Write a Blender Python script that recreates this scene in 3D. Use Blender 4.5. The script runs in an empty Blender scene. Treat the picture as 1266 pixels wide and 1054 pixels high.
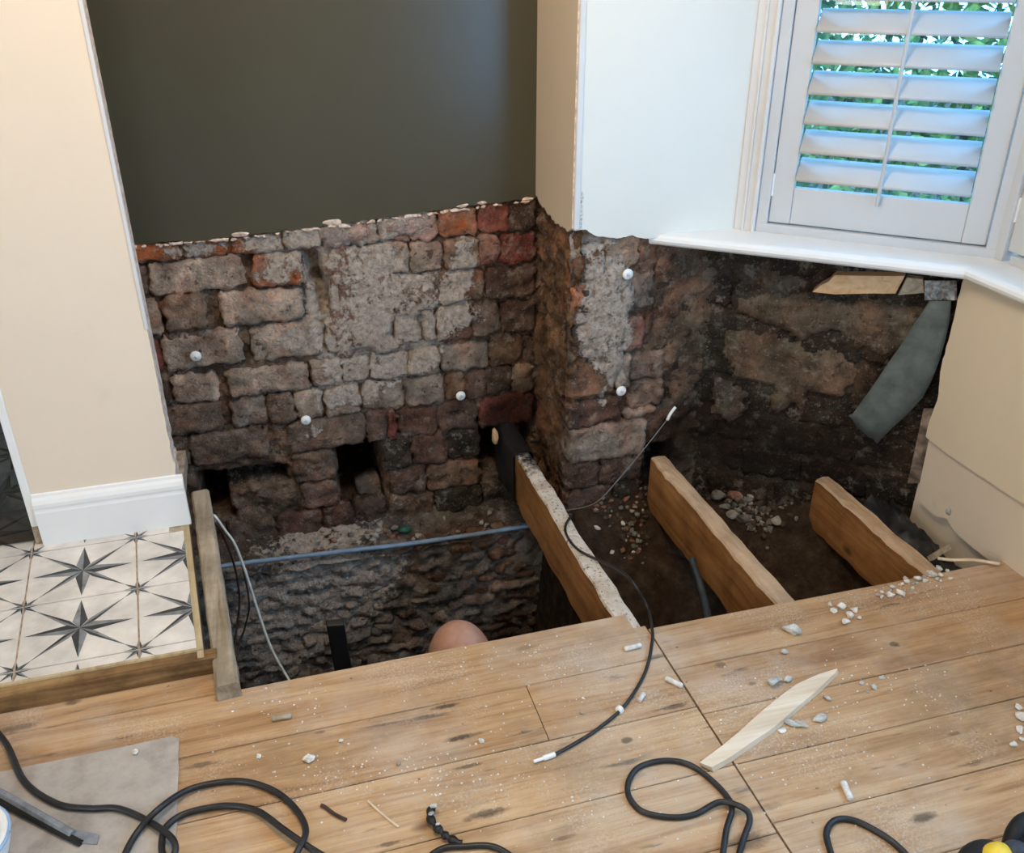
import bpy, bmesh, math, random
from mathutils import Vector, Matrix, noise

random.seed(7)
scene = bpy.context.scene
COL = scene.collection

# ------------------------------------------------------------------ camera
F_PX, PITCH, ROLL, YAW, CAM_H = 1120.0, .481, -.0025, .281, 1.45
_f = Vector((math.sin(YAW) * math.cos(PITCH), math.cos(YAW) * math.cos(PITCH), -math.sin(PITCH)))
_r = Vector((math.cos(YAW), -math.sin(YAW), 0))
_u = _r.cross(_f)
_c, _s = math.cos(ROLL), math.sin(ROLL)
_r, _u = _c * _r + _s * _u, -_s * _r + _c * _u
CAM = Vector((0, 0, CAM_H))
cd = bpy.data.cameras.new('camera')
cam = bpy.data.objects.new('camera', cd)
COL.objects.link(cam)
cam.matrix_world = Matrix(((_r.x, _u.x, -_f.x, 0), (_r.y, _u.y, -_f.y, 0), (_r.z, _u.z, -_f.z, CAM_H), (0, 0, 0, 1)))
cd.sensor_fit = 'HORIZONTAL'
cd.sensor_width = 36.0
cd.lens = F_PX / 1266 * 36.0
cd.clip_start = .05
scene.camera = cam

# ------------------------------------------------------------------ world and light
w = bpy.data.worlds.new('sky')
scene.world = w
w.use_nodes = True
bg = w.node_tree.nodes['Background']
bg.inputs[0].default_value = (.20, .55, 1.0, 1)
bg.inputs[1].default_value = 7.0

def area(name, loc, target, sx, sy, power, color):
    l = bpy.data.lights.new(name, 'AREA')
    l.shape = 'RECTANGLE'
    l.size, l.size_y, l.energy, l.color = sx, sy, power, color
    o = bpy.data.objects.new(name, l)
    COL.objects.link(o)
    o.location = loc
    d = Vector(target) - Vector(loc)
    o.rotation_euler = d.to_track_quat('-Z', 'Y').to_euler()
    return o
# daylight outside the front and far bay windows, plus an added fill light on the left
area('daylight_bay_front', (2.12, .82, 1.45), (0, .9, .9), .95, 1.25, 5, (1.0, .97, .90))
area('daylight_bay_side', (1.80, .10, 1.5), (.5, 1.9, .8), .6, 1.2, 3, (.88, .96, 1.0))
area('fill_left', (-2.62, -.75, 1.25), (1.0, 1.6, .6), 1.5, 1.9, 32, (1.0, .90, .78))
# warm ceiling lamp in the room, above the frame
_l = bpy.data.lights.new('ceiling_lamp', 'POINT')
_l.energy, _l.color, _l.shadow_soft_size = 48, (1.0, .80, .58), .20
_o = bpy.data.objects.new('ceiling_lamp', _l)
COL.objects.link(_o)
_o.location = (.15, 1.38, 2.30)

scene.view_settings.view_transform = 'Standard'
scene.view_settings.look = 'None'
scene.view_settings.exposure = 0.10
scene.view_settings.gamma = 1.0
scene.view_settings.use_curve_mapping = False

# ------------------------------------------------------------------ layout helpers
def ray(u, v):
    return _f * F_PX + _r * (u - 633) + _u * (527 - v)
def on_z(u, v, z=0.0):
    r = ray(u, v)
    return CAM + r * ((z - CAM_H) / r.z)
def on_y(u, v, y):
    r = ray(u, v)
    return CAM + r * (y / r.y)
def on_x(u, v, x):
    r = ray(u, v)
    return CAM + r * (x / r.x)
def fbm(p, sc, oct=4, seed=0.0):
    q = Vector((p[0] * sc + seed * 3.17, p[1] * sc - seed * 1.31, p[2] * sc + seed * .77))
    return noise.fractal(q, 1.0, 2.0, oct)       # about -1..1
def sstep(a, b, x):
    t = max(0.0, min(1.0, (x - a) / (b - a)))
    return t * t * (3 - 2 * t)

# ------------------------------------------------------------------ object helpers
def mesh_obj(name, verts, faces, mats, parent=None, midx=None, smooth=False, attrs=None):
    me = bpy.data.meshes.new(name)
    me.from_pydata([tuple(v) for v in verts], [], faces)
    if not isinstance(mats, (list, tuple)):
        mats = [mats]
    for m in mats:
        me.materials.append(m)
    if midx:
        me.polygons.foreach_set('material_index', midx)
    if smooth:
        me.polygons.foreach_set('use_smooth', [True] * len(me.polygons))
    if attrs:
        for an, data in attrs.items():
            a = me.color_attributes.new(an, 'FLOAT_COLOR', 'POINT')
            flat = []
            for c in data:
                flat += [c[0], c[1], c[2], 1.0]
            a.data.foreach_set('color', flat)
    me.update()
    o = bpy.data.objects.new(name, me)
    COL.objects.link(o)
    if parent:
        o.parent = parent
    return o
def empty(name, loc=(0, 0, 0)):
    o = bpy.data.objects.new(name, None)
    o.empty_display_size = .05
    COL.objects.link(o)
    o.location = loc
    return o
def tag(o, label, cat, group=None):
    o['label'] = label
    o['category'] = cat
    if group:
        o['group'] = group
    return o
def struct(o, label=None, cat='structure'):
    o['kind'] = 'structure'
    if label:
        o['label'] = label
        o['category'] = cat
    return o

class MB:
    """collects shapes into one mesh"""
    def __init__(s):
        s.v, s.f, s.m = [], [], []
    def add(s, vs, fs, mi=0):
        b = len(s.v)
        s.v += [Vector(v) for v in vs]
        s.f += [tuple(i + b for i in f) for f in fs]
        s.m += [mi] * len(fs)
        return s
    def box(s, a, b, mi=0):
        x0, y0, z0 = a
        x1, y1, z1 = b
        vs = [(x0, y0, z0), (x1, y0, z0), (x1, y1, z0), (x0, y1, z0), (x0, y0, z1), (x1, y0, z1), (x1, y1, z1), (x0, y1, z1)]
        return s.add(vs, [(0, 3, 2, 1), (4, 5, 6, 7), (0, 1, 5, 4), (1, 2, 6, 5), (2, 3, 7, 6), (3, 0, 4, 7)], mi)
    def fbox(s, o, e1, e2, e3, a, b, mi=0):
        """box in a frame: o + e1*x + e2*y + e3*z"""
        pts = []
        for z in (a[2], b[2]):
            for (x, y) in ((a[0], a[1]), (b[0], a[1]), (b[0], b[1]), (a[0], b[1])):
                pts.append(o + e1 * x + e2 * y + e3 * z)
        fs = [(0, 3, 2, 1), (4, 5, 6, 7), (0, 1, 5, 4), (1, 2, 6, 5), (2, 3, 7, 6), (3, 0, 4, 7)]
        if e1.cross(e2).dot(e3) < 0:
            fs = [tuple(reversed(f)) for f in fs]
        return s.add(pts, fs, mi)
    def prism(s, poly, z0, z1, mi=0):
        n = len(poly)
        vs = [(p[0], p[1], z0) for p in poly] + [(p[0], p[1], z1) for p in poly]
        fs = [tuple(range(n - 1, -1, -1)), tuple(range(n, 2 * n))]
        fs += [(i, (i + 1) % n, n + (i + 1) % n, n + i) for i in range(n)]
        return s.add(vs, fs, mi)
    def sweep(s, pts, rad, sides=8, mi=0, flat=1.0):
        """tube along points; rad a number or list"""
        pts = [Vector(p) for p in pts]
        n = len(pts)
        R = rad if isinstance(rad, (list, tuple)) else [rad] * n
        up = Vector((0, 0, 1))
        vs = []
        for i, p in enumerate(pts):
            t = (pts[min(i + 1, n - 1)] - pts[max(i - 1, 0)])
            if t.length < 1e-9:
                t = Vector((1, 0, 0))
            t.normalize()
            if abs(t.dot(up)) > .97:
                up = Vector((1, 0, 0)) if abs(t.x) < .9 else Vector((0, 1, 0))
            a = t.cross(up).normalized()
            b = a.cross(t).normalized()
            up = b
            for k in range(sides):
                an = 2 * math.pi * k / sides
                vs.append(p + a * math.cos(an) * R[i] + b * math.sin(an) * R[i] * flat)
        fs = []
        for i in range(n - 1):
            for k in range(sides):
                k2 = (k + 1) % sides
                fs.append((i * sides + k, i * sides + k2, (i + 1) * sides + k2, (i + 1) * sides + k))
        fs.append(tuple(range(sides - 1, -1, -1)))
        fs.append(tuple(range((n - 1) * sides, n * sides)))
        return s.add(vs, fs, mi)
    def build(s, name, mats, parent=None, smooth=False):
        return mesh_obj(name, s.v, s.f, mats, parent, s.m if isinstance(mats, (list, tuple)) and len(mats) > 1 else None, smooth)

def bevel(o, wdt=.003, seg=2):
    m = o.modifiers.new('bevel', 'BEVEL')
    m.width = wdt
    m.segments = seg
    m.limit_method = 'ANGLE'
    m.angle_limit = math.radians(40)
    return o
def spline(pts, n=10):
    """Catmull-Rom through points"""
    P = [Vector(p) for p in pts]
    P = [P[0] * 2 - P[1]] + P + [P[-1] * 2 - P[-2]]
    out = []
    for i in range(1, len(P) - 2):
        for k in range(n):
            t = k / n
            a, b, c, d = P[i - 1], P[i], P[i + 1], P[i + 2]
            out.append(.5 * ((2 * b) + (c - a) * t + (2 * a - 5 * b + 4 * c - d) * t * t + (-a + 3 * b - 3 * c + d) * t ** 3))
    out.append(P[-2])
    return out
_ICO = {}
def ico(sub):
    if sub not in _ICO:
        bm = bmesh.new()
        bmesh.ops.create_icosphere(bm, subdivisions=sub, radius=1.0)
        bm.verts.ensure_lookup_table()
        _ICO[sub] = ([v.co.copy() for v in bm.verts], [tuple(v.index for v in f.verts) for f in bm.faces])
        bm.free()
    return _ICO[sub]
def rock_geo(size, seed, sub=2, amp=.45, angular=.7):
    vs, fs = ico(sub)
    rnd = random.Random(seed)
    cuts = []
    for _ in range(6):
        n = Vector((rnd.uniform(-1, 1), rnd.uniform(-1, 1), rnd.uniform(-1, 1))).normalized()
        cuts.append((n, rnd.uniform(.5, .85)))
    out = []
    for v in vs:
        p = v * (1 + amp * fbm(v, 1.3, 3, seed))
        for n, d in cuts:
            e = p.dot(n) - d
            if e > 0:
                p = p - n * e * angular * 1.6 if angular < .62 else p - n * e
        out.append(Vector((p.x * size[0], p.y * size[1], p.z * size[2])))
    return out, fs

# ------------------------------------------------------------------ materials
class NT:
    def __init__(s, name, rough=.8, spec=.3):
        s.mat = bpy.data.materials.new(name)
        s.mat.use_nodes = True
        s.t = s.mat.node_tree
        s.b = s.t.nodes['Principled BSDF']
        s.b.inputs['Roughness'].default_value = rough
        s.b.inputs['Specular IOR Level'].default_value = spec
        s.geo = s.t.nodes.new('ShaderNodeNewGeometry')
    def link(s, a, b):
        s.t.links.new(a, b)
    def mapped(s, scale=(1, 1, 1), src=None, rot=(0, 0, 0)):
        m = s.t.nodes.new('ShaderNodeMapping')
        m.inputs['Scale'].default_value = scale
        m.inputs['Rotation'].default_value = rot
        s.link(src or s.geo.outputs['Position'], m.inputs['Vector'])
        return m.outputs[0]
    def noise(s, scale, detail=6, rough=.6, vec=None, dist=0.0):
        n = s.t.nodes.new('ShaderNodeTexNoise')
        n.inputs['Scale'].default_value = scale
        n.inputs['Detail'].default_value = detail
        n.inputs['Roughness'].default_value = rough
        n.inputs['Distortion'].default_value = dist
        s.link(vec or s.geo.outputs['Position'], n.inputs['Vector'])
        return n.outputs['Fac']
    def voro(s, scale, vec=None, feature='F1'):
        n = s.t.nodes.new('ShaderNodeTexVoronoi')
        n.feature = feature
        n.inputs['Scale'].default_value = scale
        s.link(vec or s.geo.outputs['Position'], n.inputs['Vector'])
        return n.outputs['Distance']
    def ramp(s, fac, stops):
        r = s.t.nodes.new('ShaderNodeValToRGB')
        el = r.color_ramp.elements
        while len(el) < len(stops):
            el.new(.5)
        for e, (p, c) in zip(el, stops):
            e.position = p
            e.color = (c, c, c, 1) if isinstance(c, (int, float)) else (*c, 1)
        s.link(fac, r.inputs[0])
        return r.outputs[0]
    def math(s, op, a, b=None, c=None):
        m = s.t.nodes.new('ShaderNodeMath')
        m.operation = op
        for i, x in enumerate((a, b, c)):
            if x is None:
                continue
            if isinstance(x, (int, float)):
                m.inputs[i].default_value = x
            else:
                s.link(x, m.inputs[i])
        return m.outputs[0]
    def mix(s, fac, a, b, blend='MIX'):
        m = s.t.nodes.new('ShaderNodeMix')
        m.data_type = 'RGBA'
        m.blend_type = blend
        for i, x in ((0, fac), (6, a), (7, b)):
            if isinstance(x, (int, float)):
                m.inputs[i].default_value = x
            elif isinstance(x, tuple):
                m.inputs[i].default_value = (*x, 1)
            else:
                s.link(x, m.inputs[i])
        return m.outputs[2]
    def attr(s, name):
        a = s.t.nodes.new('ShaderNodeAttribute')
        a.attribute_name = name
        return a
    def sep(s, col):
        n = s.t.nodes.new('ShaderNodeSeparateColor')
        s.link(col, n.inputs[0])
        return n.outputs
    def bump(s, h, strength=.5, dist=.005):
        n = s.t.nodes.new('ShaderNodeBump')
        n.inputs['Strength'].default_value = strength
        n.inputs['Distance'].default_value = dist
        s.link(h, n.inputs['Height'])
        s.link(n.outputs[0], s.b.inputs['Normal'])
    def base(s, c):
        if isinstance(c, tuple):
            s.b.inputs['Base Color'].default_value = (*c, 1)
        else:
            s.link(c, s.b.inputs['Base Color'])
        return s
    def objrand(s):
        return s.t.nodes.new('ShaderNodeObjectInfo').outputs['Random']

def plain(name, c, rough=.5, spec=.4, var=.06, scale=12, bump=0.0):
    n = NT(name, rough, spec)
    f = n.noise(scale, 5)
    lo = tuple(x * (1 - var * 2) for x in c)
    hi = tuple(min(1, x * (1 + var * 2)) for x in c)
    n.base(n.ramp(f, [(.3, lo), (.7, hi)]))
    if bump:
        n.bump(n.noise(scale * 6, 4), bump, .002)
    return n.mat

def mat_masonry():
    """bricks, mortar and rubble: tint attribute + lime residue / orange fresh brick / darkening masks"""
    n = NT('masonry', .92, .12)
    tint = n.attr('tint').outputs['Color']
    mk = n.sep(n.attr('mask').outputs['Color'])
    n1 = n.noise(14, 8, .68)
    n2 = n.noise(60, 8, .7)
    n3 = n.noise(5.5, 6, .6, dist=.6)
    n4 = n.noise(150, 6, .7)
    v = n.math('MULTIPLY_ADD', n1, 1.5, .25)
    col = n.mix(1.0, tint, n.ramp(n1, [(.26, .26), (.5, 1.05), (.74, 2.1)]), 'MULTIPLY')
    # patches that turn redder or greyer
    col = n.mix(n.math('MULTIPLY', n.ramp(n3, [(.47, 0.0), (.62, 1.0)]), .55), col, n.mix(1.0, col, (1.28, .80, .66), 'MULTIPLY'))
    col = n.mix(n.math('MULTIPLY', n.ramp(n.noise(8.3, 6, .65), [(.5, 0.0), (.62, 1.0)]), .5), col, n.mix(1.0, col, (1.5, 1.45, 1.4), 'MULTIPLY'))
    col = n.mix(n.math('MULTIPLY', n.ramp(n.noise(27, 7, .7), [(.54, 0.0), (.64, 1.0)]), .6), col, (.40, .34, .28))
    # orange fresh breaks
    org = n.ramp(n.math('ADD', n.math('MULTIPLY', n2, .6), n.math('MULTIPLY_ADD', mk[1], .85, -.45)), [(.16, 0.0), (.34, 1.0)])
    col = n.mix(org, col, n.mix(n1, (.42, .09, .03), (.85, .28, .10)))
    # lime and paint residue
    lsum = n.math('ADD', n.math('ADD', n.math('MULTIPLY', n1, 1.0), n.math('MULTIPLY', n2, .9)), n.math('MULTIPLY_ADD', mk[0], .95, -1.24))
    lime = n.ramp(lsum, [(.12, 0.0), (.22, 1.0)])
    col = n.mix(lime, col, n.mix(n.ramp(n2, [(.35, 0.0), (.65, 1.0)]), (.44, .33, .26), (.78, .68, .58)))
    # small scattered pale crumbs and dark pits
    crumbs = n.ramp(n4, [(.60, 0.0), (.66, 1.0)])
    col = n.mix(n.math('MULTIPLY', crumbs, .6), col, (.60, .52, .45))
    pits = n.ramp(n.noise(40, 8, .75), [(.34, 1.0), (.44, 0.0)])
    col = n.mix(n.math('MULTIPLY', pits, .8), col, (.035, .024, .018))
    # darkening mask: damp soil and tar, also corners and recesses
    darkening = n.ramp(n.math('ADD', n.math('MULTIPLY', n1, .5), n.math('MULTIPLY_ADD', mk[2], 1.0, -.42)), [(.2, 0.0), (.6, 1.0)])
    col = n.mix(darkening, col, n.mix(.22, (.020, .013, .010), col))
    n.base(col)
    h = n.math('ADD', n.math('ADD', n2, n.math('MULTIPLY', n4, .5)), n.math('MULTIPLY', lime, .25))
    n.bump(h, 1.0, .022)
    return n.mat

def mat_boards():
    n = NT('old_pine_boards', .62, .3)
    rnd = n.objrand()
    off = n.t.nodes.new('ShaderNodeCombineXYZ')
    n.link(n.math('MULTIPLY', rnd, 37.0), off.inputs[0])
    n.link(n.math('MULTIPLY', rnd, 11.0), off.inputs[1])
    add = n.t.nodes.new('ShaderNodeVectorMath')
    n.link(n.geo.outputs['Position'], add.inputs[0])
    n.link(off.outputs[0], add.inputs[1])
    P = add.outputs[0]
    g1 = n.noise(3.0, 7, .62, n.mapped((.5, 6, 1), P), 1.4)
    g2 = n.noise(9.0, 6, .7, n.mapped((.55, 16, 1), P), .3)
    col = n.ramp(g1, [(.28, (.33, .175, .08)), (.48, (.53, .33, .17)), (.72, (.67, .46, .265))])
    col = n.mix(n.math('MULTIPLY', n.ramp(g2, [(.34, 1.0), (.50, 0.0)]), .45), col, (.22, .115, .05))
    col = n.mix(n.math('MULTIPLY_ADD', rnd, .9, -.1), col, n.mix(1.0, col, (.80, .74, .68), 'MULTIPLY'))
    # knots
    kn = n.voro(2.3, n.mapped((1.0, 2.1, 1), P))
    col = n.mix(n.ramp(kn, [(.03, .9), (.075, 0.0)]), col, (.12, .052, .02))
    # black streak stains along the grain
    st = n.noise(3.4, 5, .6, n.mapped((1.0, 7.5, 1), P))
    col = n.mix(n.ramp(st, [(.635, 0.0), (.70, .9)]), col, (.055, .04, .03))
    # grey worn bloom and pale dust
    wb = n.noise(2.1, 7, .7)
    col = n.mix(n.math('MULTIPLY', n.ramp(wb, [(.46, 0.0), (.66, 1.0)]), .55), col, (.58, .50, .42))
    gr = n.noise(1.7, 8, .72, n.mapped((1.0, 1.8, 1)))
    col = n.mix(n.math('MULTIPLY', n.ramp(gr, [(.30, 1.0), (.50, 0.0)]), .6), col, (.17, .115, .07))
    d1 = n.noise(3.6, 6, .65)
    d2 = n.noise(190, 5, .7)
    dust = n.math('MULTIPLY', n.ramp(d1, [(.50, 0.0), (.62, 1.0)]), n.ramp(d2, [(.47, 0.0), (.62, 1.0)]))
    col = n.mix(n.math('MULTIPLY', dust, .5), col, (.68, .60, .50))
    spk = n.ramp(n.noise(75, 4, .6), [(.70, 0.0), (.74, 1.0)])
    col = n.mix(n.math('MULTIPLY', spk, .3), col, (.75, .70, .64))
    dk = n.ramp(n.noise(43, 4, .6), [(.26, .8), (.31, 0.0)])
    col = n.mix(dk, col, (.08, .05, .03))
    # old spills and burns: each a blot with its own place and size
    sepx = n.t.nodes.new('ShaderNodeSeparateXYZ')
    n.link(n.geo.outputs['Position'], sepx.inputs[0])
    wob = n.math('MULTIPLY_ADD', n.noise(38, 6, .7), 2.6, -1.3)
    tot = None
    for (u, v, rx, ry, k) in ((550, 873, .040, .007, 1), (572, 911, .046, .009, 1), (578, 947, .040, .006, .8), (602, 1006, .05, .012, .9), (245, 946, .045, .008, .8), (20, 900, .05, .012, .6), (90, 868, .02, .01, .8),
                              (835, 873, .03, .008, .8), (1106, 797, .014, .012, 1), (775, 915, .014, .010, .8), (890, 822, .016, .012, .6), (1142, 1010, .034, .012, .9), (925, 1040, .05, .022, .7), (810, 812, .03, .01, .6),
                              (930, 845, .012, .006, .6), (1180, 907, .018, .006, .6), (480, 1043, .03, .006, .7), (395, 905, .012, .006, .7), (700, 1035, .03, .006, .6), (940, 1000, .06, .010, .4), (650, 800, .04, .01, .4)):
        p = on_z(u, v, 0)
        dx = n.math('MULTIPLY', n.math('SUBTRACT', sepx.outputs[0], p.x), 1 / rx)
        dy = n.math('MULTIPLY', n.math('SUBTRACT', sepx.outputs[1], p.y), 1 / ry)
        q = n.math('ADD', n.math('MULTIPLY', dx, dx), n.math('MULTIPLY', dy, dy))
        m = n.math('MULTIPLY', n.ramp(n.math('ADD', q, wob), [(.15, 1.0), (.95, 0.0)]), k * .85)
        tot = m if tot is None else n.math('MAXIMUM', tot, m)
    col = n.mix(tot, col, (.05, .038, .03))
    n.base(col)
    n.link(n.ramp(wb, [(.35, .42), (.65, .72)]), n.b.inputs['Roughness'])
    n.bump(n.math('ADD', g2, n.math('MULTIPLY', dust, .6)), .25, .003)
    return n.mat

def mat_timber(name, lo, mid, hi, axis=1, knots=True, stain=.5, rough=.75):
    n = NT(name, rough, .25)
    sc = [16, 16, 16]
    sc[axis] = 1.0
    rnd = n.objrand()
    add = n.t.nodes.new('ShaderNodeVectorMath')
    n.link(n.geo.outputs['Position'], add.inputs[0])
    cx = n.t.nodes.new('ShaderNodeCombineXYZ')
    n.link(n.math('MULTIPLY', rnd, 23.0), cx.inputs[axis])
    n.link(cx.outputs[0], add.inputs[1])
    P = add.outputs[0]
    g1 = n.noise(2.5, 7, .62, n.mapped(tuple(sc), P), .8)
    col = n.ramp(g1, [(.28, lo), (.5, mid), (.74, hi)])
    if knots:
        k = [2.6, 2.6, 2.6]
        k[axis] = 1.4
        col = n.mix(n.ramp(n.voro(2.0, n.mapped(tuple(k), P)), [(.04, .85), (.10, 0.0)]), col, tuple(x * .3 for x in lo))
    d = n.noise(6, 7, .7)
    col = n.mix(n.math('MULTIPLY', n.ramp(d, [(.44, 0.0), (.66, 1.0)]), stain), col, tuple(x * .42 for x in lo))
    n.base(col)
    n.bump(n.math('ADD', g1, n.noise(70, 4)), .3, .003)
    return n.mat

def mat_painted_top():
    """rough sawn timber top with flaking white paint and black tar towards the wall end"""
    n = NT('flaked_white_paint', .8, .25)
    a = n.noise(26, 8, .7)
    b = n.noise(90, 6, .7)
    col = n.ramp(n.noise(9, 7, .65), [(.3, (.42, .33, .24)), (.55, (.70, .63, .54)), (.75, (.80, .76, .70))])
    col = n.mix(n.ramp(b, [(.36, .95), (.45, 0.0)]), col, (.06, .04, .03))
    mk = n.sep(n.attr('mask').outputs['Color'])
    tar = n.ramp(n.math('ADD', n.math('MULTIPLY', a, .8), n.math('MULTIPLY_ADD', mk[2], 1.3, -.95)), [(.18, 0.0), (.34, 1.0)])
    col = n.mix(tar, col, (.012, .012, .014))
    wood = n.ramp(n.math('ADD', n.math('MULTIPLY', a, .8), n.math('MULTIPLY_ADD', mk[1], 1.2, -.95)), [(.15, 0.0), (.35, 1.0)])
    col = n.mix(wood, col, (.44, .29, .16))
    n.base(col)
    n.bump(n.math('ADD', a, b), .6, .004)
    return n.mat

M = {}
M['masonry'] = mat_masonry()
M['boards'] = mat_boards()
M['joist'] = mat_timber('joist_side_timber', (.17, .065, .020), (.31, .135, .042), (.43, .21, .075), 1, True, .5)
M['joist_top'] = mat_timber('joist_top_timber', (.38, .24, .14), (.54, .38, .25), (.68, .52, .38), 1, False, .35)
M['painted_top'] = mat_painted_top()
M['old_batten'] = mat_timber('weathered_batten_timber', (.24, .18, .11), (.42, .35, .26), (.56, .48, .37), 1, False, .5)
M['nosing'] = mat_timber('stained_step_timber', (.13, .065, .025), (.27, .155, .065), (.42, .28, .13), 0, True, .7)
M['fresh_wood'] = mat_timber('fresh_split_timber', (.56, .32, .15), (.72, .46, .25), (.82, .60, .38), 0, False, .05)
M['splinter'] = mat_timber('pale_splinter_timber', (.62, .48, .33), (.76, .63, .47), (.86, .76, .62), 0, False, .06)
M['ply_edge'] = mat_timber('yellow_ply_edge', (.38, .27, .13), (.56, .44, .26), (.68, .56, .36), 1, False, .3)

def mat_green():
    n = NT('dark_green_eggshell_paint', .24, .55)
    c = n.ramp(n.noise(1.4, 4), [(.3, (.060, .056, .036)), (.7, (.066, .064, .044))])
    n.base(c)
    n.b.inputs['Roughness'].default_value = .27
    n.bump(n.noise(160, 3), .06, .002)
    return n.mat
M['green'] = mat_green()
def mat_plaster(name, c, rough=.7, marks=.25):
    n = NT(name, rough, .25)
    col = n.ramp(n.noise(1.8, 4), [(.3, tuple(x * .94 for x in c)), (.7, c)])
    col = n.mix(n.math('MULTIPLY', n.ramp(n.noise(9, 6, .7), [(.60, 0.0), (.72, 1.0)]), marks), col, tuple(x * .72 for x in c))
    n.base(col)
    n.bump(n.noise(120, 3), .05, .002)
    return n.mat
M['cream'] = mat_plaster('cream_wall_paint', (.82, .70, .56), .65, .12)
M['cream_right'] = mat_plaster('cream_panel_paint', (.72, .62, .47), .6, .1)
M['board_grey'] = mat_plaster('bare_plasterboard', (.70, .60, .48), .8, .35)
M['beige'] = mat_plaster('beige_return_paint', (.66, .53, .38), .6, .12)
M['pale'] = mat_plaster('pale_reveal_paint', (.80, .79, .72), .5, .06)
M['ceiling'] = mat_plaster('white_ceiling_paint', (.80, .77, .72), .8, .02)
M['plaster_edge'] = plain('broken_plaster', (.72, .56, .46), .95, .1, .22, 60, .6)
M['plaster_white'] = plain('white_plaster_crumb', (.74, .72, .68), .95, .1, .14, 60, .5)
M['plaster_grey'] = plain('grey_plaster_lump', (.52, .53, .51), .95, .1, .2, 50, .6)
M['white_gloss'] = plain('white_gloss_paint', (.83, .83, .82), .3, .45, .02, 4)
M['white_trim'] = plain('white_satin_trim', (.66, .65, .64), .4, .4, .03, 4)
M['shutter'] = plain('white_shutter_lacquer', (.57, .58, .59), .35, .4, .015, 3)
M['black_cable'] = plain('black_rubber_cable', (.016, .017, .019), .42, .45, .2, 40)
M['thin_cable'] = plain('black_thin_cable', (.022, .021, .02), .45, .4, .2, 40)
M['wire'] = plain('grey_bare_wire', (.17, .165, .155), .35, .5, .1, 40)
M['white_cable'] = plain('white_plastic_cable', (.70, .70, .64), .4, .4, .1, 30)
M['brown_cable'] = plain('brown_plastic_cable', (.06, .035, .028), .5, .4, .2, 30)
M['blue_pipe'] = plain('blue_grey_plastic_pipe', (.20, .29, .40), .4, .4, .12, 25)
M['white_plastic'] = plain('white_plastic', (.86, .87, .86), .35, .45, .02, 20)
M['black_metal'] = plain('black_painted_steel', (.010, .010, .011), .45, .4, .2, 30)
M['steel'] = plain('worn_steel', (.22, .24, .27), .35, .6, .15, 60)
M['lead'] = plain('grey_lead_strip', (.105, .128, .125), .6, .35, .16, 20, .4)
M['foil'] = plain('crumpled_grey_foil', (.42, .42, .42), .4, .5, .3, 40)
M['yellow'] = plain('yellow_tool_plastic', (.86, .62, .06), .4, .4, .06, 20)
M['rubber'] = plain('black_tool_rubber', (.014, .015, .017), .6, .3, .15, 30)
M['navy'] = plain('dark_blue_grey_plastic', (.04, .055, .075), .5, .35, .15, 30)
M['tile'] = plain('ivory_ceramic_tile', (.72, .675, .62), .35, .4, .10, 11)
M['tile_dark'] = plain('charcoal_tile_print', (.035, .04, .042), .35, .4, .2, 30)
M['tile_mid'] = plain('grey_tile_print', (.22, .23, .235), .35, .4, .2, 30)
M['grout'] = plain('sand_grout', (.46, .37, .28), .9, .1, .2, 40)
M['soil'] = None
def mat_soil():
    n = NT('dark_damp_soil', .95, .12)
    a = n.noise(20, 9, .72)
    b = n.noise(95, 6, .7)
    col = n.ramp(a, [(.3, (.026, .016, .010)), (.55, (.078, .051, .034)), (.75, (.15, .105, .075))])
    col = n.mix(n.ramp(b, [(.66, 0.0), (.73, .85)]), col, (.34, .29, .25))
    n.base(col)
    n.bump(n.math('ADD', a, b), 1.0, .012)
    return n.mat
M['soil'] = mat_soil()
def mat_sheet():
    n = NT('grey_hardboard_sheet', .9, .15)
    c = n.ramp(n.noise(7, 8, .7), [(.3, (.28, .245, .215)), (.5, (.43, .39, .35)), (.72, (.55, .51, .46))])
    c = n.mix(n.ramp(n.noise(80, 5, .7), [(.66, 0.0), (.72, .5)]), c, (.64, .60, .55))
    n.base(c)
    n.bump(n.noise(90, 5), .3, .002)
    return n.mat
M['sheet'] = mat_sheet()
def mat_skin():
    n = NT('skin', .5, .35)
    c = n.ramp(n.noise(30, 5), [(.3, (.40, .20, .13)), (.7, (.50, .28, .20))])
    n.base(c)
    n.bump(n.noise(220, 3), .1, .001)
    return n.mat
M['skin'] = mat_skin()
M['cloth'] = plain('dark_work_clothes', (.03, .034, .045), .95, .1, .2, 60, .4)
def mat_glass():
    m = bpy.data.materials.new('window_glass')
    m.use_nodes = True
    t = m.node_tree
    t.nodes.remove(t.nodes['Principled BSDF'])
    tr = t.nodes.new('ShaderNodeBsdfTransparent')
    gl = t.nodes.new('ShaderNodeBsdfGlossy')
    gl.inputs['Roughness'].default_value = .02
    mx = t.nodes.new('ShaderNodeMixShader')
    mx.inputs[0].default_value = .06
    t.links.new(tr.outputs[0], mx.inputs[1])
    t.links.new(gl.outputs[0], mx.inputs[2])
    t.links.new(mx.outputs[0], t.nodes['Material Output'].inputs[0])
    return m
M['glass'] = mat_glass()
def mat_leaf():
    n = NT('hedge_leaf', .5, .3)
    c = n.ramp(n.objrand(), [(0, (.1, .2, .03)), (1, (.1, .2, .03))])
    c = n.ramp(n.noise(9, 4), [(.35, (.04, .11, .03)), (.5, (.16, .27, .05)), (.62, (.50, .52, .14))])
    n.base(c)
    return n.mat
M['leaf'] = mat_leaf()
M['bark'] = plain('hedge_stem_bark', (.10, .07, .045), .9, .1, .2, 30, .5)

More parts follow.
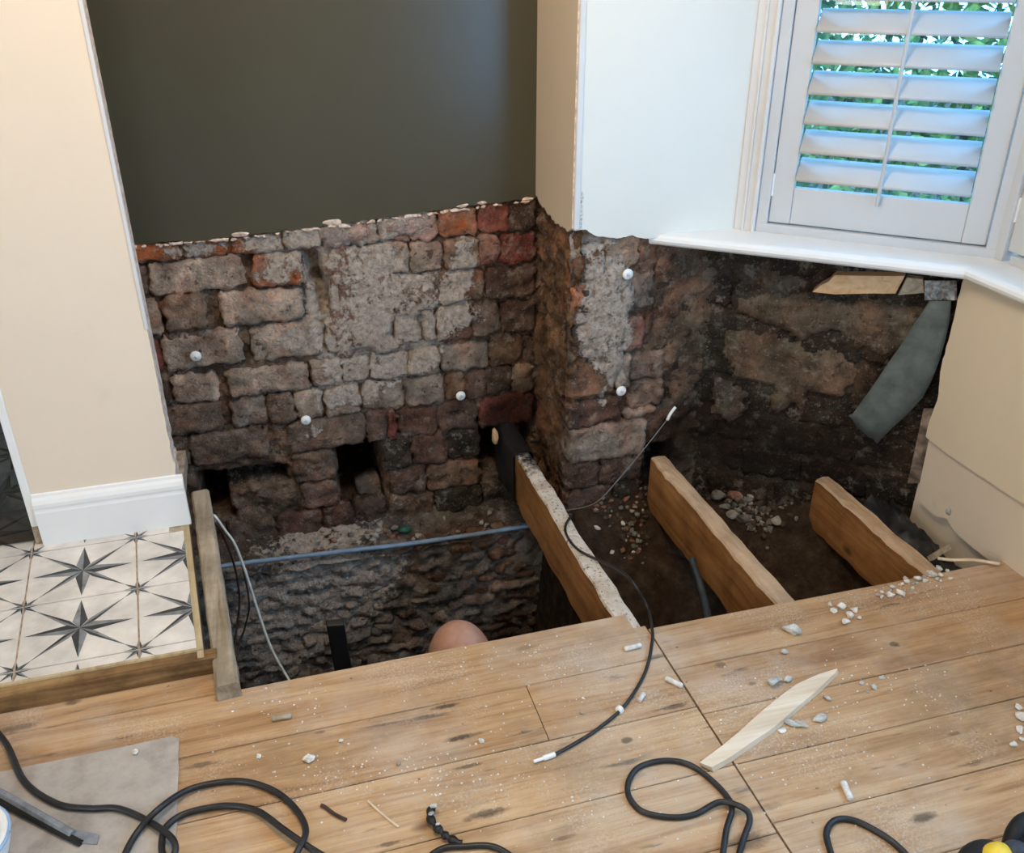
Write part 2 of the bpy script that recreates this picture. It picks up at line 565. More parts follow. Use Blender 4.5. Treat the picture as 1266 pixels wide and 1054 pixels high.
# ------------------------------------------------------------------ masonry builders
class Frame:
    def __init__(s, o, e, n):
        s.o, s.e, s.n = Vector(o), Vector(e).normalized(), Vector(n).normalized()
    def p(s, u, v, d=0.0):
        q = s.o + s.e * u + s.n * d
        return Vector((q.x, q.y, s.o.z + v))
WB = Frame((0, 2.72, 0), (1, 0, 0), (0, -1, 0))                     # party wall, u = x
WT = Frame((.872, 2.72, 0), (0, -1, 0), (-1, 0, 0))                 # return, u = 2.72 - y
WR = Frame((.872, 2.38, 0), (1, 0, 0), (0, -1, 0))                  # reveal, u = x - .872
WY = Frame((1.345, 2.38, 0), (.755, -.656, 0), (-.656, -.755, 0))   # wall under the bay window
WF = Frame((0, 2.585, 0), (1, 0, 0), (0, -1, 0))                    # footing below the pipe ledge

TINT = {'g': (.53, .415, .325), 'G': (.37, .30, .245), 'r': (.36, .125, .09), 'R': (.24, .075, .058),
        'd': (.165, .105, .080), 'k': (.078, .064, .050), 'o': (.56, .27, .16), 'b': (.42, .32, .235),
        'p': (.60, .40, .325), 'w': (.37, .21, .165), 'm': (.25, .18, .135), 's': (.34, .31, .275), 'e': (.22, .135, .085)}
def blobs(lst):
    def f(u, v):
        t = 0.0
        for (x, z, rx, rz, k) in lst:
            q = ((u - x) / rx) ** 2 + ((v - z) / rz) ** 2
            if q < 6:
                t += k * math.exp(-q)
        return t
    return f
def masks(l, o, s):
    return lambda u, v: (max(0, min(1.2, l(u, v))), max(0, min(1.2, o(u, v))), max(0, min(1.2, s(u, v))))

NB = [0]
def brick(parent, W, u0, u1, v0, v1, tint, mfn, proud=.0, depth=.06, rough=.007, slope=0.0, name='brick', cell=.0088, round_=.007):
    NB[0] += 1
    sd = NB[0] * 1.37
    rnd = random.Random(NB[0])
    u0, u1, v0, v1 = u0 - .0025, u1 + .0025, v0 - .003, v1 + .003
    nu, nv = max(4, int((u1 - u0) / cell)), max(4, int((v1 - v0) / cell))
    proud += rnd.uniform(-.006, .006)
    tl, tr = rnd.uniform(-.004, .004), rnd.uniform(-.004, .004)
    base = TINT[tint] if isinstance(tint, str) else tint
    k = rnd.uniform(.84, 1.14)
    base = tuple(c * k for c in base)
    vs, tc, mc = [], [], []
    for j in range(nv + 1):
        for i in range(nu + 1):
            a, b = i / nu, j / nv
            u, v = u0 + (u1 - u0) * a, v0 + (v1 - v0) * b
            q = W.p(u, v)
            ed = min(a, 1 - a) * (u1 - u0), min(b, 1 - b) * (v1 - v0)
            ex = fbm(q, 34, 4, sd) * .011
            ez = fbm(q, 34, 4, sd + 9) * .011
            uu = u + (ex if ed[0] < 1e-6 else ex * .4)
            vv = v + (ez if ed[1] < 1e-6 else ez * .4) + slope * (a - .5) * (u1 - u0) + (tl * (1 - a) + tr * a)
            # corners pulled in
            if ed[0] < 1e-6 and ed[1] < 1e-6:
                uu += (.007 if a < .5 else -.007)
                vv += (.006 if b < .5 else -.006)
            t = min(ed)
            d = proud + fbm(q, 22, 4, sd) * rough - round_ * (1 - sstep(0, .011, t)) + fbm(q, 55, 4, sd) * .0062
            vs.append(W.p(uu, vv, d))
            n = .9 + .22 * fbm(q, 9, 2, sd + 3)
            tc.append(tuple(c * n for c in base))
            mc.append(mfn(u, v))
    fs = []
    w1 = nu + 1
    for j in range(nv):
        for i in range(nu):
            fs.append((j * w1 + i, j * w1 + i + 1, (j + 1) * w1 + i + 1, (j + 1) * w1 + i))
    ring = list(range(0, nu)) + [j * w1 + nu for j in range(nv)] + [nv * w1 + i for i in range(nu, 0, -1)] + [j * w1 for j in range(nv, 0, -1)]
    b0 = len(vs)
    for idx in ring:
        p = vs[idx]
        vs.append(p - W.n * (depth + (p - W.o).dot(W.n)))
        tc.append(tc[idx])
        mc.append(mc[idx])
    m = len(ring)
    for i in range(m):
        j = (i + 1) % m
        fs.append((ring[j], ring[i], b0 + i, b0 + j))
    fs.append(tuple(b0 + i for i in range(m - 1, -1, -1)))
    return mesh_obj(name, vs, fs, M['masonry'], parent, None, True, {'tint': tc, 'mask': mc})

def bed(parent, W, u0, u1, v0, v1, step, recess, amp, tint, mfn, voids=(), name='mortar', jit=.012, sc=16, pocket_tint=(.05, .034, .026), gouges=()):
    """mortar surface as a height field; voids are pressed in with ragged rims"""
    nu, nv = int(round((u1 - u0) / step)), int(round((v1 - v0) / step))
    vs, tc, mc, fs = [], [], [], []
    base = TINT[tint] if isinstance(tint, str) else tint
    for j in range(nv + 1):
        for i in range(nu + 1):
            u, v = u0 + (u1 - u0) * i / nu, v0 + (v1 - v0) * j / nv
            q = W.p(u, v)
            d = -recess + amp * fbm(q, sc, 4, 2.2) + amp * .5 * fbm(q, sc * 3.6, 3, 5.1)
            jx, jz = jit * fbm(q, 15, 4, 3.3), jit * fbm(q, 15, 4, 6.6)
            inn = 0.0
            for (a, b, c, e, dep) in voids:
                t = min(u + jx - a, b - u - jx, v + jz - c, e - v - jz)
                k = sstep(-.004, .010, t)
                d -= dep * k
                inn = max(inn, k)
            for (ua, va, ub, vb, rad, dep) in gouges:
                t = max(0, min(1, ((u - ua) * (ub - ua) + (v - va) * (vb - va)) / ((ub - ua) ** 2 + (vb - va) ** 2)))
                ds = math.hypot(u + jx - ua - (ub - ua) * t, v + jz - va - (vb - va) * t)
                d -= dep * (1 - sstep(rad * .55, rad, ds))
            vs.append(W.p(u + .3 * step * fbm(q, 60, 2, 1), v + .3 * step * fbm(q, 60, 2, 7), d))
            n = 1 + .35 * fbm(q, 8, 3, 8)
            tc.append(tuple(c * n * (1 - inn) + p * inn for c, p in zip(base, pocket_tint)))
            m = mfn(u, v)
            mc.append((m[0] * (1 - inn), m[1] * (1 - inn), m[2]))
    w1 = nu + 1
    for j in range(nv):
        for i in range(nu):
            fs.append((j * w1 + i, j * w1 + i + 1, (j + 1) * w1 + i + 1, (j + 1) * w1 + i))
    return mesh_obj(name, vs, fs, M['masonry'], parent, None, True, {'tint': tc, 'mask': mc})

def slab(parent, W, prof, top, d0, d1, mat, name='plaster', mats2=None):
    """painted plaster with a torn lower edge: prof is [(u, v)] from left to right"""
    mb = MB()
    n = len(prof)
    fr = [W.p(u, v, d1) for u, v in prof] + [W.p(u, top, d1) for u, v in prof]
    bk = [W.p(u, v, d0) for u, v in prof] + [W.p(u, top, d0) for u, v in prof]
    vs = fr + bk
    fs, mi = [], []
    for i in range(n - 1):
        fs.append((i, i + 1, n + i + 1, n + i)); mi.append(0)
        fs.append((2 * n + i + 1, 2 * n + i, 3 * n + i, 3 * n + i + 1)); mi.append(0)
        fs.append((2 * n + i, 2 * n + i + 1, i + 1, i)); mi.append(1)
        fs.append((n + i, n + i + 1, 3 * n + i + 1, 3 * n + i)); mi.append(1)
    fs.append((0, n, 3 * n, 2 * n)); mi.append(1)
    fs.append((n - 1, 3 * n - 1, 4 * n - 1, 2 * n - 1)); mi.append(1)
    o = mesh_obj(name, vs, fs, [mat, mats2 or M['plaster_edge']], parent, mi)
    return o
def torn(pts, n=60, amp=.006, sd=1.0, sc=40):
    out = []
    L = pts[-1][0] - pts[0][0]
    for i in range(n + 1):
        u = pts[0][0] + L * i / n
        for a, b in zip(pts, pts[1:]):
            if a[0] <= u <= b[0] + 1e-9:
                t = (u - a[0]) / max(1e-9, b[0] - a[0])
                v = a[1] + (b[1] - a[1]) * t
                break
        out.append((u, v + amp * fbm((u, 0, 0), sc, 4, sd)))
    return out

CEIL = 2.55
ZERO = lambda u, v: 0.0
# ------------------------------------------------------------------ party wall: dark green plaster above, stripped brick below
wall_back = struct(empty('wall_back', (0, 2.72, 0)), 'dark green painted party wall stripped to brick at its foot', 'wall')
def P(o, parent):          # parent while keeping world coordinates
    o.parent = parent
    o.matrix_parent_inverse = Matrix.Translation(parent.location).inverted()
    return o
def kids(parent, lst):
    for o in lst:
        P(o, parent)

limeB = blobs([(.30, .60, .13, .20, .95), (.42, .44, .17, .12, .95), (.30, .36, .14, .16, .9), (.40, .28, .14, .07, .75), (.14, .69, .12, .05, .8), (-.22, .70, .14, .03, .45), (.02, .70, .10, .03, .5),
               (.46, .715, .10, .03, .9), (-.16, .68, .10, .03, .35), (.06, .60, .07, .05, .55), (-.03, .60, .05, .03, .35), (.07, .38, .05, .05, .7), (.63, .60, .05, .09, .75), (.60, .50, .05, .05, .5),
               (.56, .42, .06, .05, .6), (.64, .39, .07, .04, .5), (.75, .47, .05, .07, .4), (.27, .16, .06, .06, .55), (.16, .17, .06, .07, .6), (.0, .16, .05, .04, .35),
               (.10, .05, .05, .04, .55), (.47, .28, .06, .06, .7), (.05, -.12, .04, .08, .4), (-.24, .52, .06, .05, .3), (-.2, .25, .1, .05, .22), (.16, .50, .03, .12, .7),
               (.42, .12, .12, .05, .25), (.36, -.27, .1, .03, .4), (.0, .25, .14, .05, .3), (-.18, .38, .1, .04, .3), (.02, .5, .1, .04, .3)])
orgB = blobs([(-.30, .695, .05, .03, .9), (-.13, .70, .06, .025, 1.1), (-.03, .69, .06, .03, .7), (.10, .60, .035, .05, .75), (.03, .57, .05, .03, .35), (.62, .70, .06, .04, .55),
              (.66, .56, .05, .05, .45), (.40, .66, .05, .02, .5), (.76, .28, .05, .03, .25), (.66, -.20, .09, .02, .35), (-.03, -.18, .05, .03, .3)])
darkB = blobs([(.76, -.02, .13, .12, .85), (.80, .10, .12, .10, .35), (.24, -.20, .10, .10, .6), (-.22, -.10, .12, .07, .5), (.40, -.32, .5, .06, .45), (.85, .2, .05, .3, .35), (.62, -.08, .1, .05, .35)])  # soil dirt and joist tar, plus darker holes and wall corner
mB = masks(limeB, orgB, darkB)
HOLE = (.172, .322, -.272, -.012, .30)
NICHE = (-.285, -.190, -.245, -.055, .22)
NICHE2 = (-.20, .012, -.128, -.058, .07)
GOUGE = (.138, .192, .50, .645, .045)
GOUGE2 = (.165, .208, .44, .58, .035)
JPOCK = (.672, .86, -.21, .055, .22)
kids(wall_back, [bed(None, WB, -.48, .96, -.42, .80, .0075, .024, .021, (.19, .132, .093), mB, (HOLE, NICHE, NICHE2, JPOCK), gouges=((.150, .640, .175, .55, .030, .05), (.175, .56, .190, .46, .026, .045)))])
rows = {  # lower rows take darker tints: damp brick, plus painted shade at the foot
 'T': (.668, .775, [(-.40, -.352, 'r'), (-.345, -.215, 'o'), (-.205, -.08, 'o'), (-.07, .075, 'p'), (.085, .19, 'p'), (.20, .278, 'p'), (.288, .357, 'r'), (.366, .455, 'p'), (.463, .543, 'p'), (.553, .672, 'o'), (.682, .772, 'r'), (.780, .865, 'd')]),
 'A': (.562, .656, [(-.42, -.318, 'd'), (-.308, -.046, 'g'), (-.015, .124, 'o'), (.215, .296, 'p'), (.305, .452, 'g'), (.460, .558, 'g'), (.572, .672, 'b'), (.682, .745, 'w'), (.752, .865, 'R')]),
 'B': (.450, .548, [(-.42, -.300, 'b'), (-.284, -.171, 'b'), (-.124, .118, 'g'), (.205, .30, 'p'), (.31, .40, 'w'), (.408, .536, 'w'), (.545, .694, 'e'), (.704, .865, 'd')]),
 'C': (.325, .432, [(-.42, -.322, 'R'), (-.310, -.084, 'g'), (-.051, .165, 'g'), (.178, .290, 'w'), (.298, .386, 'w'), (.395, .473, 'r'), (.49, .528, 'g'), (.535, .646, 'd'), (.655, .742, 'm'), (.752, .865, 'd')]),
 'D': (.212, .298, [(-.42, -.315, 'd'), (-.302, -.171, 'g'), (-.138, .108, 'g'), (.120, .215, 'g'), (.222, .300, 'w'), (.309, .428, 'G'), (.436, .535, 'b'), (.543, .703, 'G'), (.712, .826, 'e'), (.833, .868, 'd')]),
 'E': (.102, .198, [(-.36, -.177, 'm'), (-.141, -.037, 'G'), (-.028, .052, 'm'), (.06, .14, 'g'), (.150, .262, 'g'), (.278, .412, 'G'), (.42, .543, 'G'), (.556, .621, 'e'), (.63, .69, 'd'), (.697, .784, 'd'), (.792, .862, 'b')]),
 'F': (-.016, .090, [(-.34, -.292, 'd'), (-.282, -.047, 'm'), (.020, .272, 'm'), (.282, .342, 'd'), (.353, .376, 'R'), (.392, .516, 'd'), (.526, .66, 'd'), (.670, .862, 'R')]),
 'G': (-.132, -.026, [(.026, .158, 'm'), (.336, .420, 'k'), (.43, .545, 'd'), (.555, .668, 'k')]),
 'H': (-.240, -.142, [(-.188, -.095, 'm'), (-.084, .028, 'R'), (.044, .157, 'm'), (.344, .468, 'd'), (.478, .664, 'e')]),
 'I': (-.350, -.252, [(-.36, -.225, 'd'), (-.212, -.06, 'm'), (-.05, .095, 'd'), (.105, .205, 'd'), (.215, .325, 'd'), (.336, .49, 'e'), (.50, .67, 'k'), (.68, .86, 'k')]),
}
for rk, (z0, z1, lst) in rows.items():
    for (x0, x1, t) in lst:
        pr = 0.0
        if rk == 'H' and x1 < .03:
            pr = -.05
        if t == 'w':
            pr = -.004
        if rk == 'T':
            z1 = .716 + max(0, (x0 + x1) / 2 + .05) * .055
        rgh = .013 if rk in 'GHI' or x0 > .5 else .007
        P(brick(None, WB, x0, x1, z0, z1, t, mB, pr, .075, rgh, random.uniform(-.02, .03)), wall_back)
# half brick lying inside the square void
P(brick(None, WB, .235, .318, -.272, -.205, 'G', mB, -.07, .16, .012), wall_back)
for (x0, x1, z0, z1) in ((-.20, -.10, -.112, -.062), (-.09, .0, -.115, -.065)):
    P(brick(None, WB, x0, x1, z0, z1, 'k', mB, -.085, .125, .01), wall_back)

green = slab(None, WB, torn([(-.85, .722), (-.342, .722), (-.10, .718), (-.03, .722), (.25, .736), (.62, .760), (.872, .772)], 150, .004, 2.0, 60), CEIL, -.02, .006, M['green'])
P(green, wall_back)
# crumbling plaster along the cut
for i in range(40):
    x = -.34 + 1.2 * (i + random.uniform(.0, 1.0)) / 40
    z = .722 + max(0, (x + .05)) * .055
    big = .004 + .009 * random.random() ** 2
    v, f = rock_geo((big * 2.1, .006, big * .55), 50 + i, 1)
    P(mesh_obj('plaster_fragment', [p + Vector((x, 2.715, z - .007 + random.uniform(-.004, .003))) for p in v], f, M['plaster_edge'], None, None, False), wall_back)
for (u, v, sx, sz) in ((297, 289, .030, .009), (413, 275, .036, .011), (425, 279, .02, .008), (572, 254, .02, .006), (596, 251, .018, .006), (652, 246, .02, .006)):
    c = on_y(u, v, 2.712)
    pts, f = rock_geo((sx, .005, sz), u, 2)
    P(mesh_obj('plaster_fragment', [p + c for p in pts], f, M['plaster_edge']), wall_back)

# ------------------------------------------------------------------ return of the front wall (narrow, beige above and brown rubble below)
wall_return = struct(empty('wall_return', (.872, 2.55, 0)), 'narrow beige return with bare brown rubble below', 'wall')
limeT = blobs([(.30, .60, .05, .08, .3), (.33, .30, .04, .1, .35)])
mT = masks(limeT, blobs([(.22, .45, .1, .2, .12)]), blobs([(.05, .3, .06, .5, .6), (.15, -.2, .2, .15, .35)]))
P(bed(None, WT, -.14, .345, -.55, .79, .0115, .012, .026, (.215, .12, .066), mT, (), 'rough_render', sc=11), wall_return)
zz = -.30
k = 0
while zz < .70:
    off = .0 if k % 2 else .11
    for (a, b) in ((-.01 , .02 + off), (.03 + off, .23 + off * .5), (.245 + off * .5, .335)):
        if b - a > .04:
            P(brick(None, WT, a, b, zz + .012, zz + .095, random.choice('edee'), mT, -.016, .05, .018, 0, round_=.02), wall_return)
    zz += .112
    k += 1
P(slab(None, WT, torn([(0, .772), (.06, .765), (.20, .742), (.30, .748), (.345, .760)], 40, .012, 5.0, 30), CEIL, -.02, .010, M['beige']), wall_return)

# ------------------------------------------------------------------ reveal beside the bay window
wall_reveal = struct(empty('wall_reveal', (1.1, 2.38, 0)), 'pale painted window reveal above a bare brick pier', 'wall')
limeR = blobs([(.10, .52, .06, .12, 1.0), (.06, .46, .05, .10, .8), (.14, .42, .06, .08, .9), (.12, .62, .08, .05, .6), (.07, .72, .1, .03, .7), (.12, .34, .05, .05, .55), (.16, .27, .04, .04, .7),
               (.05, .26, .03, .04, .3), (.08, .10, .09, .02, .55), (.11, .21, .02, .04, .6), (.03, .70, .04, .05, .5)])
mR = masks(limeR, blobs([(.04, .60, .03, .05, .35), (.05, .28, .03, .03, .2)]), blobs([(.36, .02, .10, .10, .9), (.44, .2, .07, .3, .5), (.2, -.2, .3, .12, .5), (.33, .35, .08, .3, .2)]))
RPOCK = (.275, .39, -.22, .02, .14)
P(bed(None, WR, -.005, .60, -.62, .80, .0075, .018, .017, (.17, .125, .09), mR, (RPOCK,)), wall_reveal)
for (a, b, z0, z1, t, pr) in [
    (.012, .098, .60, .70, 'e', .0), (.10, .205, .63, .725, 'b', .002), (.21, .265, .60, .72, 'm', -.01), (.272, .372, .565, .69, 'm', -.02), (.38, .47, .57, .70, 'd', -.025),
    (.006, .070, .47, .585, 'o', .0), (.078, .165, .49, .60, 'w', .004), (.17, .262, .50, .61, 'G', -.004), (.27, .36, .455, .555, 'd', -.02), (.365, .47, .455, .555, 'k', -.03),
    (.006, .11, .36, .46, 'd', .0), (.115, .235, .37, .475, 'w', .004), (.24, .262, .38, .48, 'd', -.01), (.272, .47, .345, .445, 'k', -.022),
    (.004, .15, .225, .335, 'e', .008), (.155, .20, .235, .345, 'g', .0), (.205, .318, .17, .25, 'G', .008), (.328, .47, .235, .335, 'k', -.026),
    (-.004, .165, .128, .208, 'd', .012), (.185, .29, .132, .162, 'G', .004), (.205, .318, .255, .345, 'G', -.004), (.30, .47, .115, .225, 'k', -.025),
    (.004, .262, .0, .122, 'G', .012), (.272, .47, .03, .108, 'k', -.03), (-.004, .11, -.105, -.012, 'd', .006), (.12, .262, -.108, -.012, 'd', .0), (.40, .50, -.10, .02, 'k', -.03),
    (.0, .16, -.22, -.115, 'd', .0), (.17, .265, -.22, -.118, 'k', .0), (.0, .24, -.33, -.23, 'k', .0), (.40, .52, -.22, -.11, 'k', -.03), (.25, .5, -.33, -.235, 'k', -.02)]:
    P(brick(None, WR, a, b, z0, z1, t, mR, pr, .07, .011, random.uniform(-.02, .02)), wall_reveal)
P(slab(None, WR, torn([(.0, .758), (.035, .756), (.06, .738), (.125, .724), (.17, .728), (.215, .716), (.56, .716)], 80, .004, 7.0, 50), CEIL, -.03, .008, M['pale'], mats2=M['white_gloss']), wall_reveal)
# corner bead with chipped paint
mb = MB()
mb.box((.866, 2.368, .758), (.885, 2.386, CEIL))
P(bevel(mb.build('corner_bead', M['white_trim']), .004), wall_reveal)
for i in range(9):
    z = .765 + i * .012
    v, f = rock_geo((.003 + .002 * random.random(), .002, .006), 900 + i, 1)
    P(mesh_obj('paint_chip', [p + Vector((.887 + random.uniform(-.003, .004), 2.3705, z)) for p in v], f, M['plaster_grey']), wall_reveal)

# ------------------------------------------------------------------ wall under the bay side window
wall_bay = struct(empty('wall_bay', (1.6, 2.15, 0)), 'dark brick wall under the bay window sill, shade put into its tints', 'wall')
limeY = blobs([])
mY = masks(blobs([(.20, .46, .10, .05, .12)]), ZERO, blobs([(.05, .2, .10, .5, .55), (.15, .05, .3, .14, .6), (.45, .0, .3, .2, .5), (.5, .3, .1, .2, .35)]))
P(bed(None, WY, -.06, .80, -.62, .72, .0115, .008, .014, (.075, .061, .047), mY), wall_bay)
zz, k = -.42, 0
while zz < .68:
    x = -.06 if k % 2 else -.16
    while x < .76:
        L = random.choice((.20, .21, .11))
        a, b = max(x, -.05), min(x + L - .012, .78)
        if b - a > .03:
            P(brick(None, WY, a, b, zz + .010, zz + .10, tuple(c * (.80 if zz > .1 else .62) for c in random.choice(((.078, .066, .052), (.060, .050, .041), (.10, .082, .062)))), mY, random.uniform(-.004, .004), .05, .010), wall_bay)  # tints lowered so the shade below the sill is in the colour
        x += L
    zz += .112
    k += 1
# remains of brown render clinging to the bricks
def render_patch(W, outline, proud, tint, mfn, step=.012, sd=1.0, name='render_patch'):
    us = [p[0] for p in outline]
    vs_ = [p[1] for p in outline]
    def inside(x, y):
        c = False
        n = len(outline)
        for i in range(n):
            x1, y1 = outline[i]
            x2, y2 = outline[(i + 1) % n]
            if (y1 > y) != (y2 > y) and x < (x2 - x1) * (y - y1) / (y2 - y1) + x1:
                c = not c
        return c
    u0, v0 = min(us) - .03, min(vs_) - .03
    nu, nv = int((max(us) + .03 - u0) / step), int((max(vs_) + .03 - v0) / step)
    vert, idx, fs, tc, mc = [], {}, [], [], []
    cells = set()
    for j in range(nv):
        for i in range(nu):
            u, v = u0 + (i + .5) * step, v0 + (j + .5) * step
            q = W.p(u, v)
            if inside(u + .022 * fbm(q, 14, 4, sd), v + .022 * fbm(q, 14, 4, sd + 4)):
                cells.add((i, j))
    def vid(i, j):
        if (i, j) not in idx:
            u, v = u0 + i * step, v0 + j * step
            q = W.p(u, v)
            nb = sum((a, b) in cells for a in (i - 1, i) for b in (j - 1, j))
            nb2 = sum((a, b) in cells for a in (i - 2, i - 1, i, i + 1) for b in (j - 2, j - 1, j, j + 1))
            d = proud * (.0 if nb < 4 else (.6 if nb2 < 16 else 1)) + .006 * fbm(q, 18, 4, sd) - (.012 if nb < 4 else 0)
            idx[(i, j)] = len(vert)
            vert.append(W.p(u + .35 * step * fbm(q, 70, 2, 2), v + .35 * step * fbm(q, 70, 2, 3), d))
            k_ = 1 + .4 * fbm(q, 7, 3, sd)
            tc.append(tuple(c * k_ for c in tint))
            mc.append(mfn(u, v))
        return idx[(i, j)]
    for (i, j) in sorted(cells):
        fs.append((vid(i, j), vid(i + 1, j), vid(i + 1, j + 1), vid(i, j + 1)))
    return mesh_obj(name, vert, fs, M['masonry'], None, None, True, {'tint': tc, 'mask': mc})
NOM = lambda u, v: (0, 0, .05)
P(render_patch(WY, [(.04, .50), (.12, .555), (.30, .55), (.46, .57), (.60, .555), (.60, .45), (.50, .40), (.43, .41), (.36, .455), (.27, .415), (.18, .44), (.10, .45)], .018, (.150, .122, .088), NOM, sd=2), wall_bay)
P(render_patch(WY, [(.04, .42), (.16, .43), (.30, .40), (.40, .40), (.44, .32), (.42, .24), (.33, .25), (.30, .15), (.27, .21), (.245, .12), (.20, .16), (.20, .24), (.10, .25), (.03, .32)], .016, (.145, .117, .084), NOM, sd=6), wall_bay)
P(render_patch(WY, [(.02, .59), (.10, .63), (.24, .61), (.22, .55), (.08, .55)], .012, (.12, .098, .075), NOM, sd=9), wall_bay)
P(render_patch(WY, [(.02, .24), (.10, .24), (.14, .14), (.08, .08), (.02, .12)], .012, (.095, .080, .062), NOM, sd=21), wall_bay)
limep = lambda u, v: (limeB(u, v), 0, 0)
P(render_patch(WB, [(.21, .66), (.26, .70), (.30, .62), (.37, .56), (.46, .53), (.54, .50), (.53, .42), (.49, .44), (.47, .38), (.42, .42), (.38, .36), (.42, .31), (.36, .28), (.30, .33), (.22, .30), (.19, .40), (.21, .50)], .008, (.36, .21, .165), lambda u, v: (.34 + .20 * limeB(u, v), .05, 0), sd=12), wall_back)
P(render_patch(WB, [(.365, .745), (.54, .752), (.55, .70), (.46, .685), (.38, .69)], .009, (.60, .46, .42), lambda u, v: (.45, .12, 0), sd=15), wall_back)
P(render_patch(WB, [(.18, .74), (.34, .742), (.33, .68), (.26, .64), (.20, .67)], .009, (.58, .44, .38), lambda u, v: (.42, .18, 0), sd=16), wall_back)
P(render_patch(WR, [(.05, .60), (.12, .66), (.19, .62), (.21, .50), (.17, .40), (.20, .32), (.15, .28), (.10, .32), (.06, .40), (.04, .50)], .010, (.34, .31, .27), lambda u, v: (.60, 0, .0), sd=18), wall_reveal)

# ------------------------------------------------------------------ footing wall of coursed rubble below the pipe ledge
wall_footing = struct(empty('wall_footing', (.2, 2.585, -.9)), 'grey rubble footing wall below the pipe ledge', 'wall')
limeF = blobs([(-.02, -.54, .24, .20, 1.05), (.16, -.48, .18, .12, .9), (-.12, -.75, .12, .15, .5), (.05, -.64, .1, .06, .6), (.3, -.42, .1, .03, .5)])
mF = masks(limeF, ZERO, blobs([(.75, -.7, .2, .5, .45), (.6, -.95, .5, .15, .5)]))
P(bed(None, WF, -.45, 1.0, -1.30, -.355, .0105, .002, .020, (.27, .245, .21), mF, (), sc=20), wall_footing)
zz, k = -1.06, 0
while zz < -.37:
    h = random.uniform(.034, .080)
    x = -.45 - random.uniform(0, .1)
    while x < .95:
        L = random.uniform(.06, .22)
        tn = random.choice('sssG') if x < .25 else random.choice('esed' if zz > -.6 else 'sGdm')
        P(brick(None, WF, x + .006, x + L - .006, zz + .005, min(zz + h - .005, -.362), tn, mF, random.uniform(-.004, .010), .05, .022, random.uniform(-.10, .10), name='rubble_stone', cell=.015, round_=.018), wall_footing)
        x += L
    zz += h
# ledge carrying the pipe
lv, lf, lt, lm = [], [], [], []
nx, ny = 90, 12
for j in range(ny + 1):
    for i in range(nx + 1):
        x, y = -.45 + 1.36 * i / nx, 2.565 + .175 * j / ny
        lv.append(Vector((x, y, -.372 + .05 * (j / ny) ** 2 + .016 * fbm((x, y, 0), 16, 4, 3))))
        k_ = 1 + .4 * fbm((x, y, 0), 12, 3)
        lt.append((.13 * k_, .105 * k_, .085 * k_))
        lm.append((.12 + .38 * max(0, limeF(x, -.45)), 0, .1))
for j in range(ny):
    for i in range(nx):
        a = j * (nx + 1) + i
        lf.append((a, a + 1, a + nx + 2, a + nx + 1))
P(mesh_obj('debris_ledge', lv, lf, M['masonry'], None, None, True, {'tint': lt, 'mask': lm}), wall_footing)

# ------------------------------------------------------------------ right wall below the front bay window
wall_right = struct(empty('wall_right', (1.812, 1.2, 0)), 'cream wall panel below the front bay window', 'wall')
WX = Frame((1.812, 1.905, 0), (0, -1, 0), (-1, 0, 0))       # u = 1.905 - y
def vslab(W, poly, d0, d1, mats, name):
    n = len(poly)
    vs = [W.p(u, v, d1) for u, v in poly] + [W.p(u, v, d0) for u, v in poly]
    fs = [tuple(range(n)), tuple(range(2 * n - 1, n - 1, -1))] + [(i, n + i, n + (i + 1) % n, (i + 1) % n) for i in range(n)]
    return mesh_obj(name, vs, fs, mats, None, [0, 1] + [1] * n)
left_edge = [(.004 + .004 * fbm((0, 0, z), 30, 3), z) for z in [.70 - i * .02 for i in range(26)]]
left_edge = [(u + (.010 * math.exp(-((z - .33) / .05) ** 2)) + (-.006 * math.exp(-((z - .42) / .03) ** 2)), z) for u, z in left_edge]
low = [(u_, .196 - .004 * math.sin(u_ * 9) + .003 * fbm((u_, 0, 0), 14, 3)) for u_ in [.01 + i * .03 for i in range(44)]]
P(vslab(WX, left_edge[::-1][::-1] + low + [(1.31, .70)], -.03, .008, [M['cream_right'], M['plaster_edge']], 'plaster_panel'), wall_right)
lowb = [(.006, .20), (.012, -.012), (.10, -.02), (.14, .0), (.18, -.02), (.24, -.025), (1.31, -.02), (1.31, .20)]
P(vslab(WX, lowb, -.03, -.004, [M['board_grey'], M['plaster_edge']], 'lower_board'), wall_right)
for (a, z) in ((.145, .025),):
    pts, f = rock_geo((.003, .012, .014), int(a * 999), 2)
    P(mesh_obj('filler_patch', [p + WX.p(a, z, -.003) for p in pts], f, M['plaster_grey'], None, None, True), wall_right)
mb = MB()
mb.box((1.845, .4, -1.3), (1.95, 1.93, .69))
P(mb.build('masonry_core', M['board_grey']), wall_right)

# ------------------------------------------------------------------ window sill following the bay
sill = MB()
dW = Vector((.745, -.668, 0)).normalized()
w0 = Vector((1.38, 2.38, 0))
front = [Vector((1.105, 2.384)), Vector((1.758, 1.852)), Vector((1.766, .60))]
back = [Vector((1.42, 2.40)), Vector((1.94, 1.93)), Vector((1.96, .60))]
prof = [(.0, .7245), (.010, .7225), (.017, .7165), (.020, .708), (.017, .6995), (.010, .6935), (.0, .691)]
def offs(i, d):
    n1 = Vector((-.631, -.776))
    n2 = Vector((-1, 0))
    return [n1, (n1 + n2) * .56, n2][i] * (d - .020)
rings = []
for i in range(3):
    ring = [Vector((back[i].x, back[i].y, .7245))]
    for d, z in prof:
        q = front[i] + offs(i, d)
        ring.append(Vector((q.x, q.y, z)))
    ring.append(Vector((back[i].x, back[i].y, .691)))
    rings.append(ring)
n = len(rings[0])
vs = [p for r in rings for p in r]
fs = [tuple(range(n - 1, -1, -1)), tuple(range(2 * n, 3 * n))]
